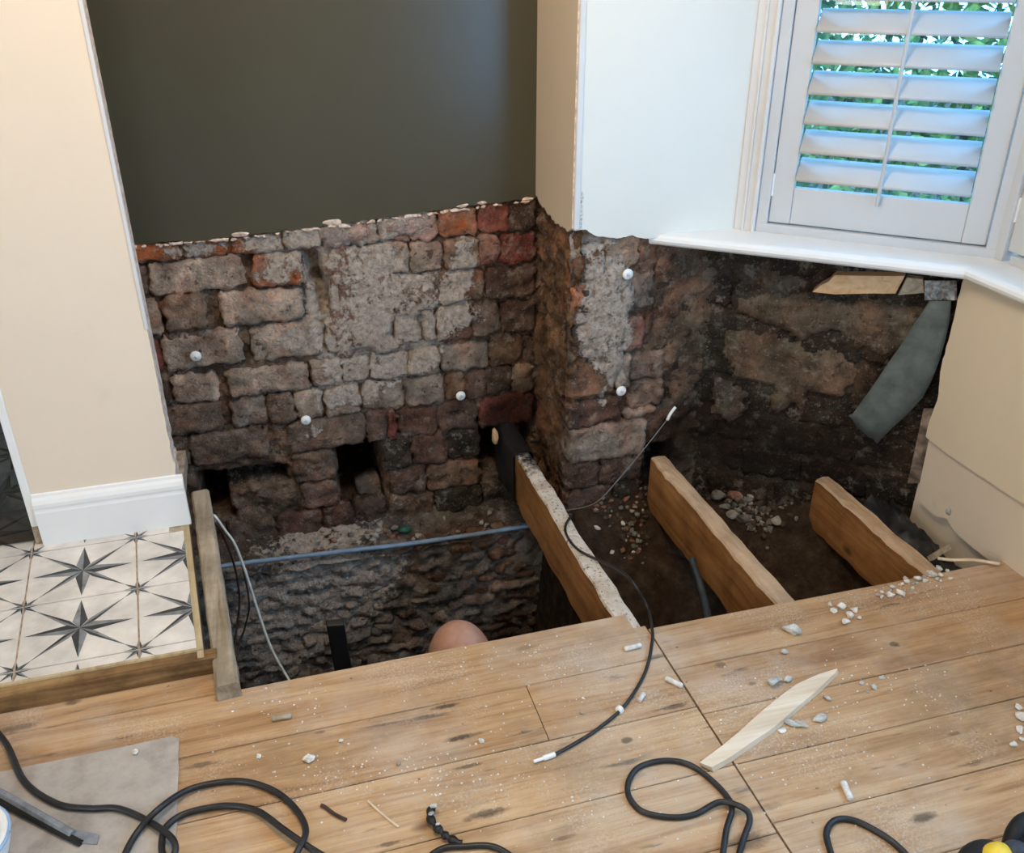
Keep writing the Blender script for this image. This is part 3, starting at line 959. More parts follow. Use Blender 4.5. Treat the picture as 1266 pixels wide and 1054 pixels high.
for i in range(2):
    for k in range(n):
        k2 = (k + 1) % n
        fs.append((i * n + k, i * n + k2, (i + 1) * n + k2, (i + 1) * n + k))
sill.add(vs, fs)
so = sill.build('trim_1', M['white_gloss'])
struct(so, 'white gloss window sill with a rounded nose following the bay', 'window sill')

# ------------------------------------------------------------------ windows and shutters
def window(name, label, o, e, nrm, L, glass_only=False, arch=True, z1=2.15, shift=0.0):
    root = struct(empty(name, (o.x, o.y, .72)), label, 'window')
    up = Vector((0, 0, 1))
    def part(nm, boxes, mat, bv=.003):
        m = MB()
        for a, b in boxes:
            m.fbox(o, e, nrm, up, a, b)
        ob = m.build(nm, mat)
        if bv:
            bevel(ob, bv)
        return P(ob, root)
    if arch:
        part('architrave', [((.0, -.02, .722), (.062, .016, z1 + .06))], M['white_trim'])
        part('architrave_bead', [((.050, .016, .722), (.062, .026, z1))], M['white_trim'], .004)
        part('architrave_bead', [((.022, .016, .722), (.030, .021, z1))], M['white_trim'], .002)
    part('jamb', [((.062, -.05, .722), (.094, .012, z1))] if arch else [((-.03, -.07, .722), (.033, .012, z1))], M['shutter'])
    part('jamb', [((L - .028, -.05, .722), (L + .01, .012, z1))], M['shutter'])
    part('bottom_rail', [((.062, -.05, .722), (L - .0, .014, .749))], M['shutter'])
    part('head_rail', [((.0, -.05, z1), (L, .016, z1 + .06))], M['shutter'])
    sash = part('sash_rail', [((.06, -.16, .722), (L, -.12, .79)), ((.06, -.16, 1.40), (L, -.12, 1.45)), ((.06, -.16, z1 - .06), (L, -.12, z1))], M['white_trim'])
    part('sash_stile', [((.05, -.16, .722), (.10, -.12, z1)), ((L - .05, -.16, .722), (L, -.12, z1))], M['white_trim'])
    for za, zb in ((.78, 1.41), (1.44, z1 - .05)):
        P(part('pane', [((.09, -.142, za), (L - .04, -.138, zb))], M['glass'], 0), sash)
    return root
def shutter(label, o, e, nrm, s0, s1, rod_s, stile=.060, z0=.752, zt=2.14, hinges=True, group=None, rod_on=True):
    up = Vector((0, 0, 1))
    c = o + e * ((s0 + s1) / 2)
    root = tag(empty('plantation_shutter', (c.x, c.y, z0)), label, 'shutter', group)
    def part(nm, boxes, mat, bv=.003):
        m = MB()
        for a, b in boxes:
            m.fbox(o, e, nrm, up, a, b)
        ob = m.build(nm, mat)
        if bv:
            bevel(ob, bv)
        return P(ob, root)
    st0 = part('stile', [((s0, -.030, z0), (s0 + stile, .0, zt))], M['shutter'])
    def part2(*a_):
        P(part(*a_), st0)
    part('stile', [((s1 - stile, -.030, z0), (s1, .0, zt))], M['shutter'])
    part('rail', [((s0 + stile, -.029, z0), (s1 - stile, -.003, .856))], M['shutter'])
    part('rail', [((s0 + stile, -.029, zt - .09), (s1 - stile, -.003, zt))], M['shutter'])
    a, b = s0 + stile + .003, s1 - stile - .003
    z = .862 + .044
    chord, t, thick = .084, math.radians(42), .0045
    first = None
    k = 0
    while z < zt - .11:
        if first is None:
            m = MB()
            prof = []
            ns = 8
            for i in range(ns + 1):
                x = -1 + 2 * i / ns
                prof.append((x * chord / 2, thick * math.sqrt(max(0, 1 - x ** 4)) + .0004))
            prof += [(x, -y) for x, y in reversed(prof[1:-1])]
            vs = []
            for s_ in (a, b):
                for (x, y) in prof:
                    # x runs from inner-low to outer-high edge
                    dn = -x * math.cos(t) - y * math.sin(t) * -1
                    dz = x * math.sin(t) + y * math.cos(t)
                    vs.append(e * s_ + nrm * (-.015 + dn) + up * dz)
            n = len(prof)
            fs = [tuple(range(n)), tuple(range(2 * n - 1, n - 1, -1))] + [(i, n + i, n + (i + 1) % n, (i + 1) % n) for i in range(n)]
            m.add(vs, fs)
            ob = m.build('louvre', M['shutter'], None, True)
            first = ob
        else:
            ob = first.copy()
            COL.objects.link(ob)
        ob.location = (o.x, o.y, z)
        P(ob, root)
        z += .0772
        k += 1
    if rod_on:
        m = MB()
        m.sweep([o + e * rod_s + nrm * .016 + up * zz_ for zz_ in (.830, .834, 1.4, zt - .12)], [.003, .0052, .0052, .0052], 8)
        P(m.build('tilt_rod', M['shutter'], None, True), root)
    if hinges:
        for zz_ in (.86, 1.45, 1.98):
            part2('hinge', [((s0 - .008, -.004, zz_ - .032), (s0 + .004, .004, zz_ + .032))], M['white_gloss'], .002)
    return root
nW = Vector((dW.y, -dW.x, 0))
if nW.x > 0:
    nW = -nW
window('window_1', 'white bay side window with foliage beyond its shutter', w0, dW, nW, .702)
shutter('white plantation shutter with tilted louvres in the angled bay window', w0, dW, nW, .095, .672, .384)
o2 = Vector((1.903, 1.911, 0))
e2, n2 = Vector((0, -1, 0)), Vector((-1, 0, 0))
window('window_2', 'white front bay window at the right edge', o2, e2, n2, 1.36, arch=False)
shutter('white plantation shutter cut by the right edge of the photo', o2, e2, n2, .034, .46, .25, hinges=True)
shutter('second white plantation shutter of the front bay window, out of view', o2, e2, n2, .463, .88, .67, hinges=False)

# ------------------------------------------------------------------ partition on the left with skirting and door lining
wall_left = struct(empty('wall_left', (-.47, 2.33, 0)), 'cream partition stub with a broken plaster edge', 'wall')
WL = Frame((0, 2.285, 0), (1, 0, 0), (0, -1, 0))
edge = []
for i in range(90):
    z = .03 + (CEIL - .03) * i / 89 if i > 60 else .03 + .62 * i / 60
    rag = .010 * max(0, 1 - max(0, z - .15) / .32)
    edge.append((-.287 - rag * .4 + rag * fbm((0, 0, z), 22, 4, 3), z))
poly = [(-.648, CEIL), (-.648, .03)] + edge
P(vslab(WL, poly, -.085, .0, [M['cream'], M['plaster_edge']], 'plaster'), wall_left)
mb = MB()
mb.box((-.2935, 2.2815, .62), (-.2835, 2.2925, CEIL))
P(bevel(mb.build('corner_bead', M['white_trim']), .003), wall_left)
mb = MB()
prof = [(.0, .05), (.018, .05), (.018, .150), (.0165, .155), (.016, .160), (.0175, .166), (.0175, .176), (.013, .186), (.007, .193), (.005, .200), (.0, .202)]
xs = [-.648, -.272]
vs = [Vector((x, 2.285 - d, z)) for x in xs for d, z in prof]
n = len(prof)
mb.add(vs, [tuple(range(n - 1, -1, -1)), tuple(range(n, 2 * n))] + [(k, (k + 1) % n, n + (k + 1) % n, n + k) for k in range(n)])
struct(mb.build('baseboard_left', M['white_gloss']), 'white moulded skirting board at the foot of the partition', 'skirting board')
mb = MB()
mb.box((-.668, 2.280, .105), (-.648, 2.375, 2.05))
lin = bevel(mb.build('trim_2', M['white_gloss']), .003)
struct(lin, 'white door lining on the left edge of the partition', 'door lining')
mb = MB()
mb.box((-.668, 2.281, .05), (-.649, 2.375, .105))
P2 = mb.build('bare_foot', M['old_batten'], lin)

# ------------------------------------------------------------------ room shell out of view (gives the bounce light)
def shell(name, a, b, mat, label):
    mb = MB()
    mb.box(a, b)
    return struct(mb.build(name, mat), label, 'wall' if 'wall' in name else 'ceiling')
shell('ceiling', (-2.6, -2.6, CEIL), (2.3, 3.3, CEIL + .1), M['ceiling'], 'white ceiling above the frame')
mb = MB()
mb.box((-2.6, -2.6, 0), (-2.5, -1.5, CEIL)); mb.box((-2.6, 0, 0), (-2.5, 3.3, CEIL)); mb.box((-2.6, -1.5, 2.2), (-2.5, 0, CEIL)); mb.box((-2.6, -1.5, -.02), (-2.5, 0, .25))  # gap left between the boxes is added to let the fill light in
struct(mb.build('wall_far_left', M['cream']), 'cream wall on the far left with an opening added for fill light, out of view', 'wall')
mb = MB()
mb.box((-2.5, -2.6, -.02), (.87, -2.5, CEIL))
struct(mb.build('wall_rear', M['cream']), 'cream wall behind the camera', 'wall')
mb = MB()
mb.box((.872, -2.6, -.02), (1.02, -.05, CEIL))
mb.box((.872, -.05, -.02), (1.40, .02, CEIL))
struct(mb.build('wall_front', M['cream']), 'cream front wall beside the bay, out of view', 'wall')
mb = MB()
mb.box((.872, .36, 2.22), (2.0, 2.38, CEIL))
mb.box((1.905, .45, 2.20), (2.0, 1.93, CEIL))
struct(mb.build('wall_bay_head', M['ceiling']), 'white bay ceiling above the windows, out of view', 'wall')
mb = MB()
mb.prism([(1.38, .02), (1.36, -.06), (1.98, .44), (1.90, .49)], -.02, .70)
mb.prism([(1.38, .02), (1.36, -.06), (1.98, .44), (1.90, .49)], 2.2, CEIL)
struct(mb.build('wall_bay_near', M['cream']), 'cream wall under the near bay window, out of view', 'wall')
# smoked pane added to darken the hall seen left of the partition
dg = NT('smoked_glass', .08, .5)
dr_ = struct(empty('dark_pane', (-1.05, 2.30, .05)), 'smoked pane added to darken the opening beside the partition', 'door')
mb = MB()
mb.box((-1.42, 2.294, .056), (-.672, 2.302, 2.03))
sg = bpy.data.materials.new('smoked_glass_pane')
sg.use_nodes = True
_t = sg.node_tree
_t.nodes.remove(_t.nodes['Principled BSDF'])
_tr = _t.nodes.new('ShaderNodeBsdfTransparent'); _tr.inputs[0].default_value = (.46, .41, .36, 1)
_gl = _t.nodes.new('ShaderNodeBsdfGlossy'); _gl.inputs['Roughness'].default_value = .08
_mx = _t.nodes.new('ShaderNodeMixShader'); _mx.inputs[0].default_value = .04
_t.links.new(_tr.outputs[0], _mx.inputs[1]); _t.links.new(_gl.outputs[0], _mx.inputs[2]); _t.links.new(_mx.outputs[0], _t.nodes['Material Output'].inputs[0])
P(mb.build('pane', sg), dr_)
mb = MB()
mb.box((-1.44, 2.288, .053), (-1.40, 2.308, 2.045)); mb.box((-1.44, 2.288, 2.02), (-.672, 2.308, 2.045))
P(mb.build('pane_frame', M['white_gloss']), dr_)
mb = MB()                                             # dark hall behind the partition
mb.box((-1.5, 3.2, -.02), (-.3, 3.3, CEIL)); mb.box((-1.55, 2.285, -.02), (-1.45, 3.3, CEIL)); mb.box((-1.45, 2.285, 2.05), (-.648, 2.37, CEIL)); mb.box((-2.5, 2.285, -.02), (-1.45, 2.37, CEIL))
struct(mb.build('wall_hall', M['cream']), 'dark hall walls beyond the doorway', 'wall')

# ------------------------------------------------------------------ floor: pine boards
floor = struct(empty('floor', (.4, 1.2, 0)), 'worn pine floorboards covered in dust', 'floor')
def plank(x0, x1, y0, y1, ragged=0.0, rot=0.0, z=0.0, sd=0, back_rag=0.0):
    g = .0010
    y0 += g
    y1 -= g
    nx = max(2, int((x1 - x0) / .05))
    vs, fs = [], []
    th = .022
    rag = random.Random(sd)
    for i in range(nx + 1):
        x = x0 + (x1 - x0) * i / nx
        yb = y1 + (back_rag * fbm((x, 0, 0), 30, 3, sd))
        zz_ = z + .0012 * fbm((x, y0, 0), 4, 2, sd)
        for (y, q) in ((y0, -.002), (y0 + .002, 0), ((y0 + y1) / 2, .0008), (yb - .002, 0), (yb, -.002), (yb, -th), (y0, -th)):
            vs.append(Vector((x, y + rot * (x - x0), zz_ + q)))
    for i in range(nx):
        for k in range(7):
            k2 = (k + 1) % 7
            fs.append((i * 7 + k, i * 7 + k2, (i + 1) * 7 + k2, (i + 1) * 7 + k))
    fs = [tuple(reversed(f)) for f in fs]
    fs.append(tuple(range(7)))
    fs.append(tuple(range(nx * 7 + 6, nx * 7 - 1, -1)))
    return P(mesh_obj('plank', vs, fs, M['boards']), floor)
SX = .791
sd = 1
# left run: first board reaches the hole, then rows towards the camera
plank(-2.5, -.165, 1.628, 1.706, sd=40)
plank(-2.5, .758, 1.461, 1.628, sd=41)
yy = 1.461
ends = {0: (.455,), 1: (), 2: (-.05,), 3: (.3,), 4: (), 5: (-.4,)}
for r in range(14):
    y0 = yy - .166
    cuts = [-2.5] + list(ends.get(r, ())) + [SX - .002]
    if r == 0:
        cuts = [-2.5, .452, SX - .002]
    for a, b in zip(cuts, cuts[1:]):
        plank(a + .001, b - .001, y0, yy, sd=50 + r)
    yy = y0
plank(.758, SX - .002, 1.461, 1.575, sd=80)
rights = [1.562, 1.414, 1.272, 1.130, .985, .845, .70, .555, .41, .27, .13]
for r, (a, b) in enumerate(zip(rights, rights[1:])):
    plank(SX + .002, 1.845, b, a, rot=-.012, sd=90 + r)

# ------------------------------------------------------------------ tiled hall floor with its timber step
hall = struct(empty('floor_hall', (-.5, 2.0, .05)), 'star patterned tiled hall floor', 'floor')
def shear(x, y):
    return x - .085 * (y - 2.24)
TX, TY, X0, Y0 = .259, .238, -.414, 2.240
mb = MB()
bx = [(-1.44, 1.727), (shear(-.292, 1.727) + .001, 1.727), (shear(-.292, 2.285), 2.285), (-.30, 2.285), (-.30, 3.2), (-1.44, 3.2)]
mb.prism(bx, .0, .0475)
P(mb.build('grout_bed', M['grout']), hall)
def tile(ix, iy, clip_r=None, y_front=None):
    m = MB()
    g = .0022
    ax, bx_ = X0 + ix * TX + g, X0 + (ix + 1) * TX - g
    ay, by = Y0 + iy * TY + g, Y0 + (iy + 1) * TY - g
    cxx, cyy = (ax + bx_) / 2, (ay + by) / 2
    z = .0505
    CL = [(ax, ay), (bx_, ay), (bx_, by), (ax, by)]
    lim_x, lim_y = clip_r, y_front
    def clip(poly):
        for (axis, lim, keep_less) in ((0, lim_x, True), (1, lim_y, False), (0, bx_, True), (0, ax, False), (1, by, True), (1, ay, False)):
            if lim is None:
                continue
            out = []
            for i in range(len(poly)):
                p, q = poly[i], poly[(i + 1) % len(poly)]
                ip = p[axis] <= lim + 1e-9 if keep_less else p[axis] >= lim - 1e-9
                iq = q[axis] <= lim + 1e-9 if keep_less else q[axis] >= lim - 1e-9
                if ip:
                    out.append(p)
                if ip != iq:
                    t = (lim - p[axis]) / (q[axis] - p[axis])
                    out.append((p[0] + (q[0] - p[0]) * t, p[1] + (q[1] - p[1]) * t))
            poly = out
            if len(poly) < 3:
                return None
        return poly
    body = clip(CL)
    if not body:
        return
    sh = [(shear(x, min(y, 2.3)), y) for x, y in body]
    m.prism(sh, .040, z)
    def star(cx, cy, spec, zz_):
        for (ang, length, hw, hr) in spec:
            ca, sa = math.cos(ang), math.sin(ang)
            tip = (cx + ca * length, cy + sa * length * TY / TX)
            md = (cx + ca * length * hr, cy + sa * length * hr * TY / TX)
            l = (md[0] - sa * hw, md[1] + ca * hw)
            r = (md[0] + sa * hw, md[1] - ca * hw)
            for poly, mi in (([(cx, cy), r, tip], 1), ([(cx, cy), tip, l], 2)):
                q = clip(poly)
                if q and len(q) >= 3:
                    q = [(shear(x, min(y, 2.3)), y) for x, y in q]
                    m.add([(x, y, zz_) for x, y in q], [tuple(range(len(q)))], mi)
    pi = math.pi
    star(cxx, cyy, [(pi / 4 + i * pi / 2, TX * .56, TX * .032, .28) for i in range(4)], z + .0004)
    star(cxx, cyy, [(i * pi / 2, TX * .46, TX * .066, .24) for i in range(4)], z + .0007)
    for (ox, oy) in ((0, 0), (1, 0), (0, 1), (1, 1)):
        sx, sy = X0 + (ix + ox) * TX, Y0 + (iy + oy) * TY
        star(sx, sy, [(pi / 4 + i * pi / 2, TX * .17, TX * .02, .30) for i in range(4)], z + .0004)
        star(sx, sy, [(i * pi / 2, TX * .17, TX * .024, .28) for i in range(4)], z + .0007)
    P(m.build('tile', [M['tile'], M['tile_dark'], M['tile_mid']]), hall)
for ix in range(-4, 1):
    for iy in range(-3, 4):
        tile(ix, iy, -.292 if iy < 0 else -.33, 1.731)
mb = MB()
mb.box((-1.6, 1.694, 0), (-.205, 1.728, .047))
st = bevel(mb.build('step_face', M['nosing']), .003)
P(st, hall)
mb = MB()
mb.box((-1.6, 1.724, .044), (-.235, 1.7315, .0525))
P(mb.build('tile_trim', M['ply_edge']), hall)
# ply strip between tiles and batten
mb = MB()
a, b = (shear(-.292, 2.30), 2.30), (shear(-.292, 1.70), 1.70)
mb.prism([(b[0], b[1]), (b[0] + .014, b[1]), (a[0] + .016, a[1]), (a[0], a[1])], -.02, .049)
P(mb.build('ply_strip', M['ply_edge']), hall)

# ------------------------------------------------------------------ ground of the hole
def gz(x, y):
    # deep trench on the left, soil bank against the bay walls on the right
    bank = -.30 - .06 * fbm((x, y, 0), 3.0, 3, 2)
    d_wall = (x - 1.345) * .656 + (y - 2.38) * .755 if x > 1.345 else (y - 2.38)
    fall = sstep(-.20, -.52, d_wall)
    bank = bank + .14 * sstep(-.20, .02, d_wall) - .42 * fall
    if x > 1.66:
        bank = max(bank, -.16 - .05 * fbm((x, y, 0), 6, 3, 5) - .2 * sstep(1.8, 1.2, y))
    k = sstep(.80, .90, x)
    z = -1.06 * (1 - k) + bank * k
    return z + .022 * fbm((x, y, 0), 9, 4, 1) + .010 * fbm((x, y, 0), 30, 3, 6)
gx0, gx1, gy0, gy1, gs = -.5, 1.96, .9, 2.78, .016
nx, ny = int((gx1 - gx0) / gs), int((gy1 - gy0) / gs)
vs, fs = [], []
for j in range(ny + 1):
    for i in range(nx + 1):
        x, y = gx0 + gs * i, gy0 + gs * j
        vs.append((x, y, gz(x, y)))
for j in range(ny):
    for i in range(nx):
        a = j * (nx + 1) + i
        fs.append((a, a + 1, a + nx + 2, a + nx + 1))
pg = struct(mesh_obj('floor_pit', vs, fs, M['soil'], None, None, True), 'dark damp soil at the bottom of the hole', 'ground')
mb = MB()
mb.box((-.52, .85, -1.4), (1.98, .95, -.03)); mb.box((-.50, .9, -1.4), (-.36, 2.75, -.01)); mb.box((1.9, .9, -1.4), (2.0, 2.4, -.02))
mb.box((-2.5, 2.74, -1.4), (1.9, 2.84, -.3))
struct(mb.build('wall_pit', M['soil']), 'dark earth sides of the hole below the floor', 'earth wall')
mb = MB()
mb.box((-2.6, -2.6, -.10), (2.0, 1.0, -.06))
struct(mb.build('floor_base', M['soil']), 'dark subfloor below the boards out of view', 'floor')

# ------------------------------------------------------------------ garden outside
mb = MB()
mb.box((-4.0, -5, -.3), (-3.85, 3, 3.4))  # unseen slab added to keep sky light out of the left opening
struct(mb.build('wall_sky_block', M['cream']), 'unseen wall added to block the sky outside the left opening', 'wall')
mb = MB()
mb.box((-3, -6, -.35), (14, 12, -.30))
gd = mb.build('ground_garden', M['soil'])
gd.location = (2.05, 0, 0)
gd.data.transform(Matrix.Translation((3.0, 0, 0)))
struct(gd, 'garden ground outside the bay', 'ground')
hedge = tag(empty('garden_hedge', (3.2, 3.6, -.3)), 'sunlit green hedge glimpsed between the shutter louvres', 'hedge')
vs, fs = [], []
rnd = random.Random(5)
hd = Vector((.66, -.75, 0))
for i in range(26000):
    s_, z, d = rnd.uniform(-2.2, 2.2), rnd.uniform(-.3, 2.3), rnd.gauss(0, .14)
    c = Vector((3.05, 3.35, 0)) + Vector((.75, -.66, 0)) * s_ + Vector((.66, .75, 0)) * d
    c.z = z
    a = Vector((rnd.gauss(0, 1), rnd.gauss(0, 1), rnd.gauss(0, 1))).normalized() * .042
    b = Vector((rnd.gauss(0, 1), rnd.gauss(0, 1), rnd.gauss(0, 1)))
    b = (b - a * b.dot(a) / a.dot(a)).normalized() * .018
    k = len(vs)
    vs += [c - a, c + b, c + a, c - b]
    fs.append((k, k + 1, k + 2, k + 3))
lv_ = mesh_obj('foliage', vs, fs, M['leaf'])
lv_['kind'] = 'stuff'
P(lv_, hedge)
for i in range(9):
    mb = MB()
    s_ = -2 + .5 * i
    c = Vector((3.1, 3.4, -.31)) + Vector((.75, -.66, 0)) * s_
    mb.sweep(spline([c, c + Vector((.03, .02, .6)), c + Vector((-.03, .05, 1.2))], 5), .02, 6)
    P(mb.build('stem', M['bark']), hedge)

# ------------------------------------------------------------------ joists
def joist(label, x0, x1, y0, y1, h, painted, seed):
    root = tag(empty('floor_joist', ((x0 + x1) / 2, (y0 + y1) / 2, -.022 - h)), label, 'joist', 'joists across the hole')
    ny = int((y1 - y0) / .03)
    vs, fs, mk = [], [], []
    cs = [(x0, -h), (x0, -h * .5), (x0, -.006), (x0 + .004, 0), ((x0 + x1) / 2, .001), (x1 - .004, 0), (x1, -.006), (x1, -h * .5), (x1, -h)]
    n = len(cs)
    for j in range(ny + 1):
        y = y0 + (y1 - y0) * j / ny
        for k, (x, z) in enumerate(cs):
            wob = .0040 * fbm((x, y, z), 14, 3, seed)
            chip = -.010 * max(0, fbm((x, y, 3), 22, 3, seed + 2)) if k in (2, 3, 5, 6) else 0
            vs.append(Vector((x + wob, y, -.0225 + z + wob * .6 + chip)))
            t = sstep(y1 - .66, y1 - .26, y) if painted else 0
            wd = sstep(y0 + .45, y0 + .05, y)
            mk.append((0, .45 * wd if painted else 0, .66 * t))
    side, top = [], []
    for j in range(ny):
        for k in range(n):
            k2 = (k + 1) % n
            f = (j * n + k, j * n + k2, (j + 1) * n + k2, (j + 1) * n + k)
            (top if k in (2, 3, 4, 5) else side).append(tuple(reversed(f)))
    side.append(tuple(range(n)))
    side.append(tuple(range(ny * n + n - 1, ny * n - 1, -1)))
    P(mesh_obj('timber', vs, side, M['joist']), root)
    P(mesh_obj('top_face', vs, top, M['painted_top'] if painted else M['joist_top'], None, None, False, {'mask': mk}), root)
    for o in root.children:
        bm = bmesh.new()
        bm.from_mesh(o.data)
        bmesh.ops.delete(bm, geom=[v for v in bm.verts if not v.link_faces], context='VERTS')
        bm.to_mesh(o.data)
        bm.free()
    return root
j1 = joist('joist with flaked white paint and a tarred black end', .738, .790, 1.10, 2.72, .185, True, 1)
j2 = joist('bare brown middle joist leading into the brick pier', 1.158, 1.214, 1.10, 2.37, .19, False, 2)
j3 = joist('short bare joist nearest the cream wall', 1.604, 1.656, 1.10, 2.10, .17, False, 3)
mb = MB()
rr = []
pts = [Vector((.764, y, -.11)) for y in (2.50, 2.55, 2.60, 2.66, 2.74)]
vs = []
sec = [(-.036, -.09), (-.038, .0), (-.034, .085), (-.02, .098), (.02, .098), (.034, .086), (.038, 0), (.036, -.09)]
for i, p in enumerate(pts):
    for (dx, dz) in sec:
        q = p + Vector((dx * (1 + .12 * fbm((dx * 9, p.y, dz * 9), 12, 2, 3)), .012 * fbm((dx, 0, dz), 30, 2) * (i == 0), dz * (1 + .05 * fbm((dx, p.y, dz), 20, 2))))
        vs.append(q)
n = len(sec)
fs = []
for i in range(len(pts) - 1):
    for k in range(n):
        k2 = (k + 1) % n
        fs.append((i * n + k, (i + 1) * n + k, (i + 1) * n + k2, i * n + k2))
P(mesh_obj('tar_wrap', vs, fs, M['black_cable'], None, None, True), j1)
mb = MB()
c = on_y(617, 560, 2.60)
v, f = rock_geo((.013, .03, .034), 77, 2)
tag(mesh_obj('wood_wedge', [p + Vector((.706, 2.665, -.028)) for p in v], f, M['fresh_wood']), 'small pale wooden wedge beside the tarred joist end', 'wedge')

# ------------------------------------------------------------------ batten along the edge of the tiles
mb = MB()
A, B = Vector((-.253, 2.46)), Vector((-.184, 1.602))
d = (A - B).normalized()
nn = Vector((-d.y, d.x))
if nn.x < 0:
    nn = -nn
L = (A - B).length
ny = 26
vs, fs = [], []
sec = [(-.024, -.012), (-.025, .026), (-.020, .032), (.018, .033), (.025, .026), (.026, -.012)]
for j in range(ny + 1):
    t = j / ny
    q = B + d * L * t
    for k, (a, z) in enumerate(sec):
        w_ = .0022 * fbm((a * 8, t * 9, z * 9), 3, 3, 4)
        p = q + nn * (a + w_)
        vs.append(Vector((p.x, p.y, z + w_ + .010)))
n = len(sec)
for j in range(ny):
    for k in range(n):
        k2 = (k + 1) % n
        fs.append((j * n + k, j * n + k2, (j + 1) * n + k2, (j + 1) * n + k))
fs += [tuple(range(n - 1, -1, -1)), tuple(range(ny * n, ny * n + n))]
tag(mesh_obj('edge_batten', vs, fs, M['old_batten'], None, None, False), 'weathered grey batten running along the edge of the tiled floor', 'batten')

# ------------------------------------------------------------------ pipe, cables and post in the hole
def tube(name, pts, r, mat, label=None, cat='cable', group=None, n=8, sides=8, ret=False):
    mb = MB()
    mb.sweep(spline(pts, n), r, sides)
    o = mb.build(name, M[mat], None, True)
    if label:
        tag(o, label, cat, group)
    return o
tube('water_pipe', [on_y(255, 703, 2.575), on_y(300, 696, 2.575), on_y(400, 684, 2.575), on_y(520, 670, 2.575), on_y(640, 652, 2.575), on_y(700, 642, 2.575)], .0085, 'blue_pipe',
     'blue grey plastic pipe lying along the brick ledge', 'pipe', None, 8, 10)
wc = [on_y(u, v, y) for u, v, y in ((250, 630, 2.36), (262, 636, 2.36), (278, 655, 2.36), (290, 672, 2.36), (303, 705, 2.35), (318, 752, 2.33), (335, 800, 2.28), (356, 838, 2.22), (376, 872, 2.1), (390, 910, 1.95))]
wc[0] = Vector((-.222, 2.40, -.045)); wc[1] = wc[1] + Vector((.006, 0, -.004))
tube('white_cable', wc, .0042, 'white_cable', 'white cable curving down beside the batten', 'cable')
wc2 = [on_y(u, v, y) for u, v, y in ((250, 636, 2.38), (262, 644, 2.38), (276, 662, 2.38), (290, 700, 2.38), (296, 740, 2.38), (292, 780, 2.36), (286, 830, 2.30), (288, 880, 2.2))]
wc2[0] = Vector((-.218, 2.42, -.055)); wc2[1] = wc2[1] + Vector((.008, 0, -.01))
tube('brown_cable', wc2, .0034, 'brown_cable', 'thin dark cable hanging left of the white cable', 'cable')
wc3 = [on_y(u, v, y) for u, v, y in ((300, 700, 2.42), (308, 745, 2.42), (303, 775, 2.42), (295, 800, 2.40), (290, 850, 2.3))]
tube('brown_cable', wc3, .003, 'brown_cable', 'short dark cable dangling behind the white cable', 'cable')
# black flat post leaning in the trench
a, b = on_y(414, 769, 2.2), on_y(426, 824, 2.06)
dr = (b - a).normalized()
e_ = a + dr * 1.2
e_ = Vector((a.x + .035, 1.99, -1.08))
mb = MB()
sd_ = Vector((.026, -.004, 0))
th = Vector((0, .010, .004))
pts = []
for q in (a, e_):
    pts += [q - sd_ - th, q + sd_ - th, q + sd_ + th, q - sd_ + th]
mb.add(pts, [(0, 1, 2, 3), (7, 6, 5, 4), (0, 4, 5, 1), (1, 5, 6, 2), (2, 6, 7, 3), (3, 7, 4, 0)])
tag(bevel(mb.build('black_post', M['black_metal']), .003), 'flat black post leaning in front of the rubble footing', 'post')
bp = [Vector((1.01, 2.0, -.62)), on_y(855, 690, 1.98), on_y(868, 730, 1.90), on_y(876, 765, 1.80), on_y(886, 800, 1.70)]
tube('waste_pipe', bp[1:], .011, 'navy', 'dark plastic pipe passing under the middle joist', 'pipe')

# thin black cable from the floor over the first joist, ending in a bare wire with a white tip
cb = [on_z(683, 934, .006), on_z(712, 918, .005), on_z(740, 900, .005), on_z(772, 872, .005), on_z(797, 832, .005), on_z(806, 795, .006), on_z(806, 775, .006), on_z(800, 750, -.01),
      on_x(784, 722, .80), on_x(768, 706, .80), on_z(744, 694, -.016), on_z(716, 680, -.017), on_z(702, 664, -.017), on_z(699, 650, -.017), on_z(707, 636, -.016)]
tip0 = on_z(707, 636, -.016)
cable = tag(empty('loose_cable', on_z(683, 934, 0)), 'thin black cable looping from the boards over the painted joist to a white tip', 'cable')
mb = MB()
mb.sweep(spline(cb, 8), .0038, 8)
P(mb.build('sheath', M['thin_cable'], None, True), cable)
mb = MB()
wr = [tip0, Vector((.80, 2.22, -.075)), on_y(735, 622, 2.22), on_y(765, 592, 2.24), on_y(800, 550, 2.26), on_y(826, 517, 2.28)]
mb.sweep(spline(wr, 6), .0016, 6)
P(mb.build('bare_wire', M['wire'], None, True), cable)
mb = MB()
mb.sweep(spline([on_y(825, 519, 2.28), on_y(829, 511, 2.28), on_y(835, 503, 2.285)], 4), .0048, 8)
P(mb.build('white_tip', M['white_plastic'], None, True), cable)
mb = MB()
mb.sweep([on_z(686, 932, .006), on_z(672, 937, .006)], .0055, 8)
mb.sweep([on_z(672, 937, .006), on_z(660, 941, .006)], .0034, 8)
P(mb.build('connector', M['white_plastic']), cable)

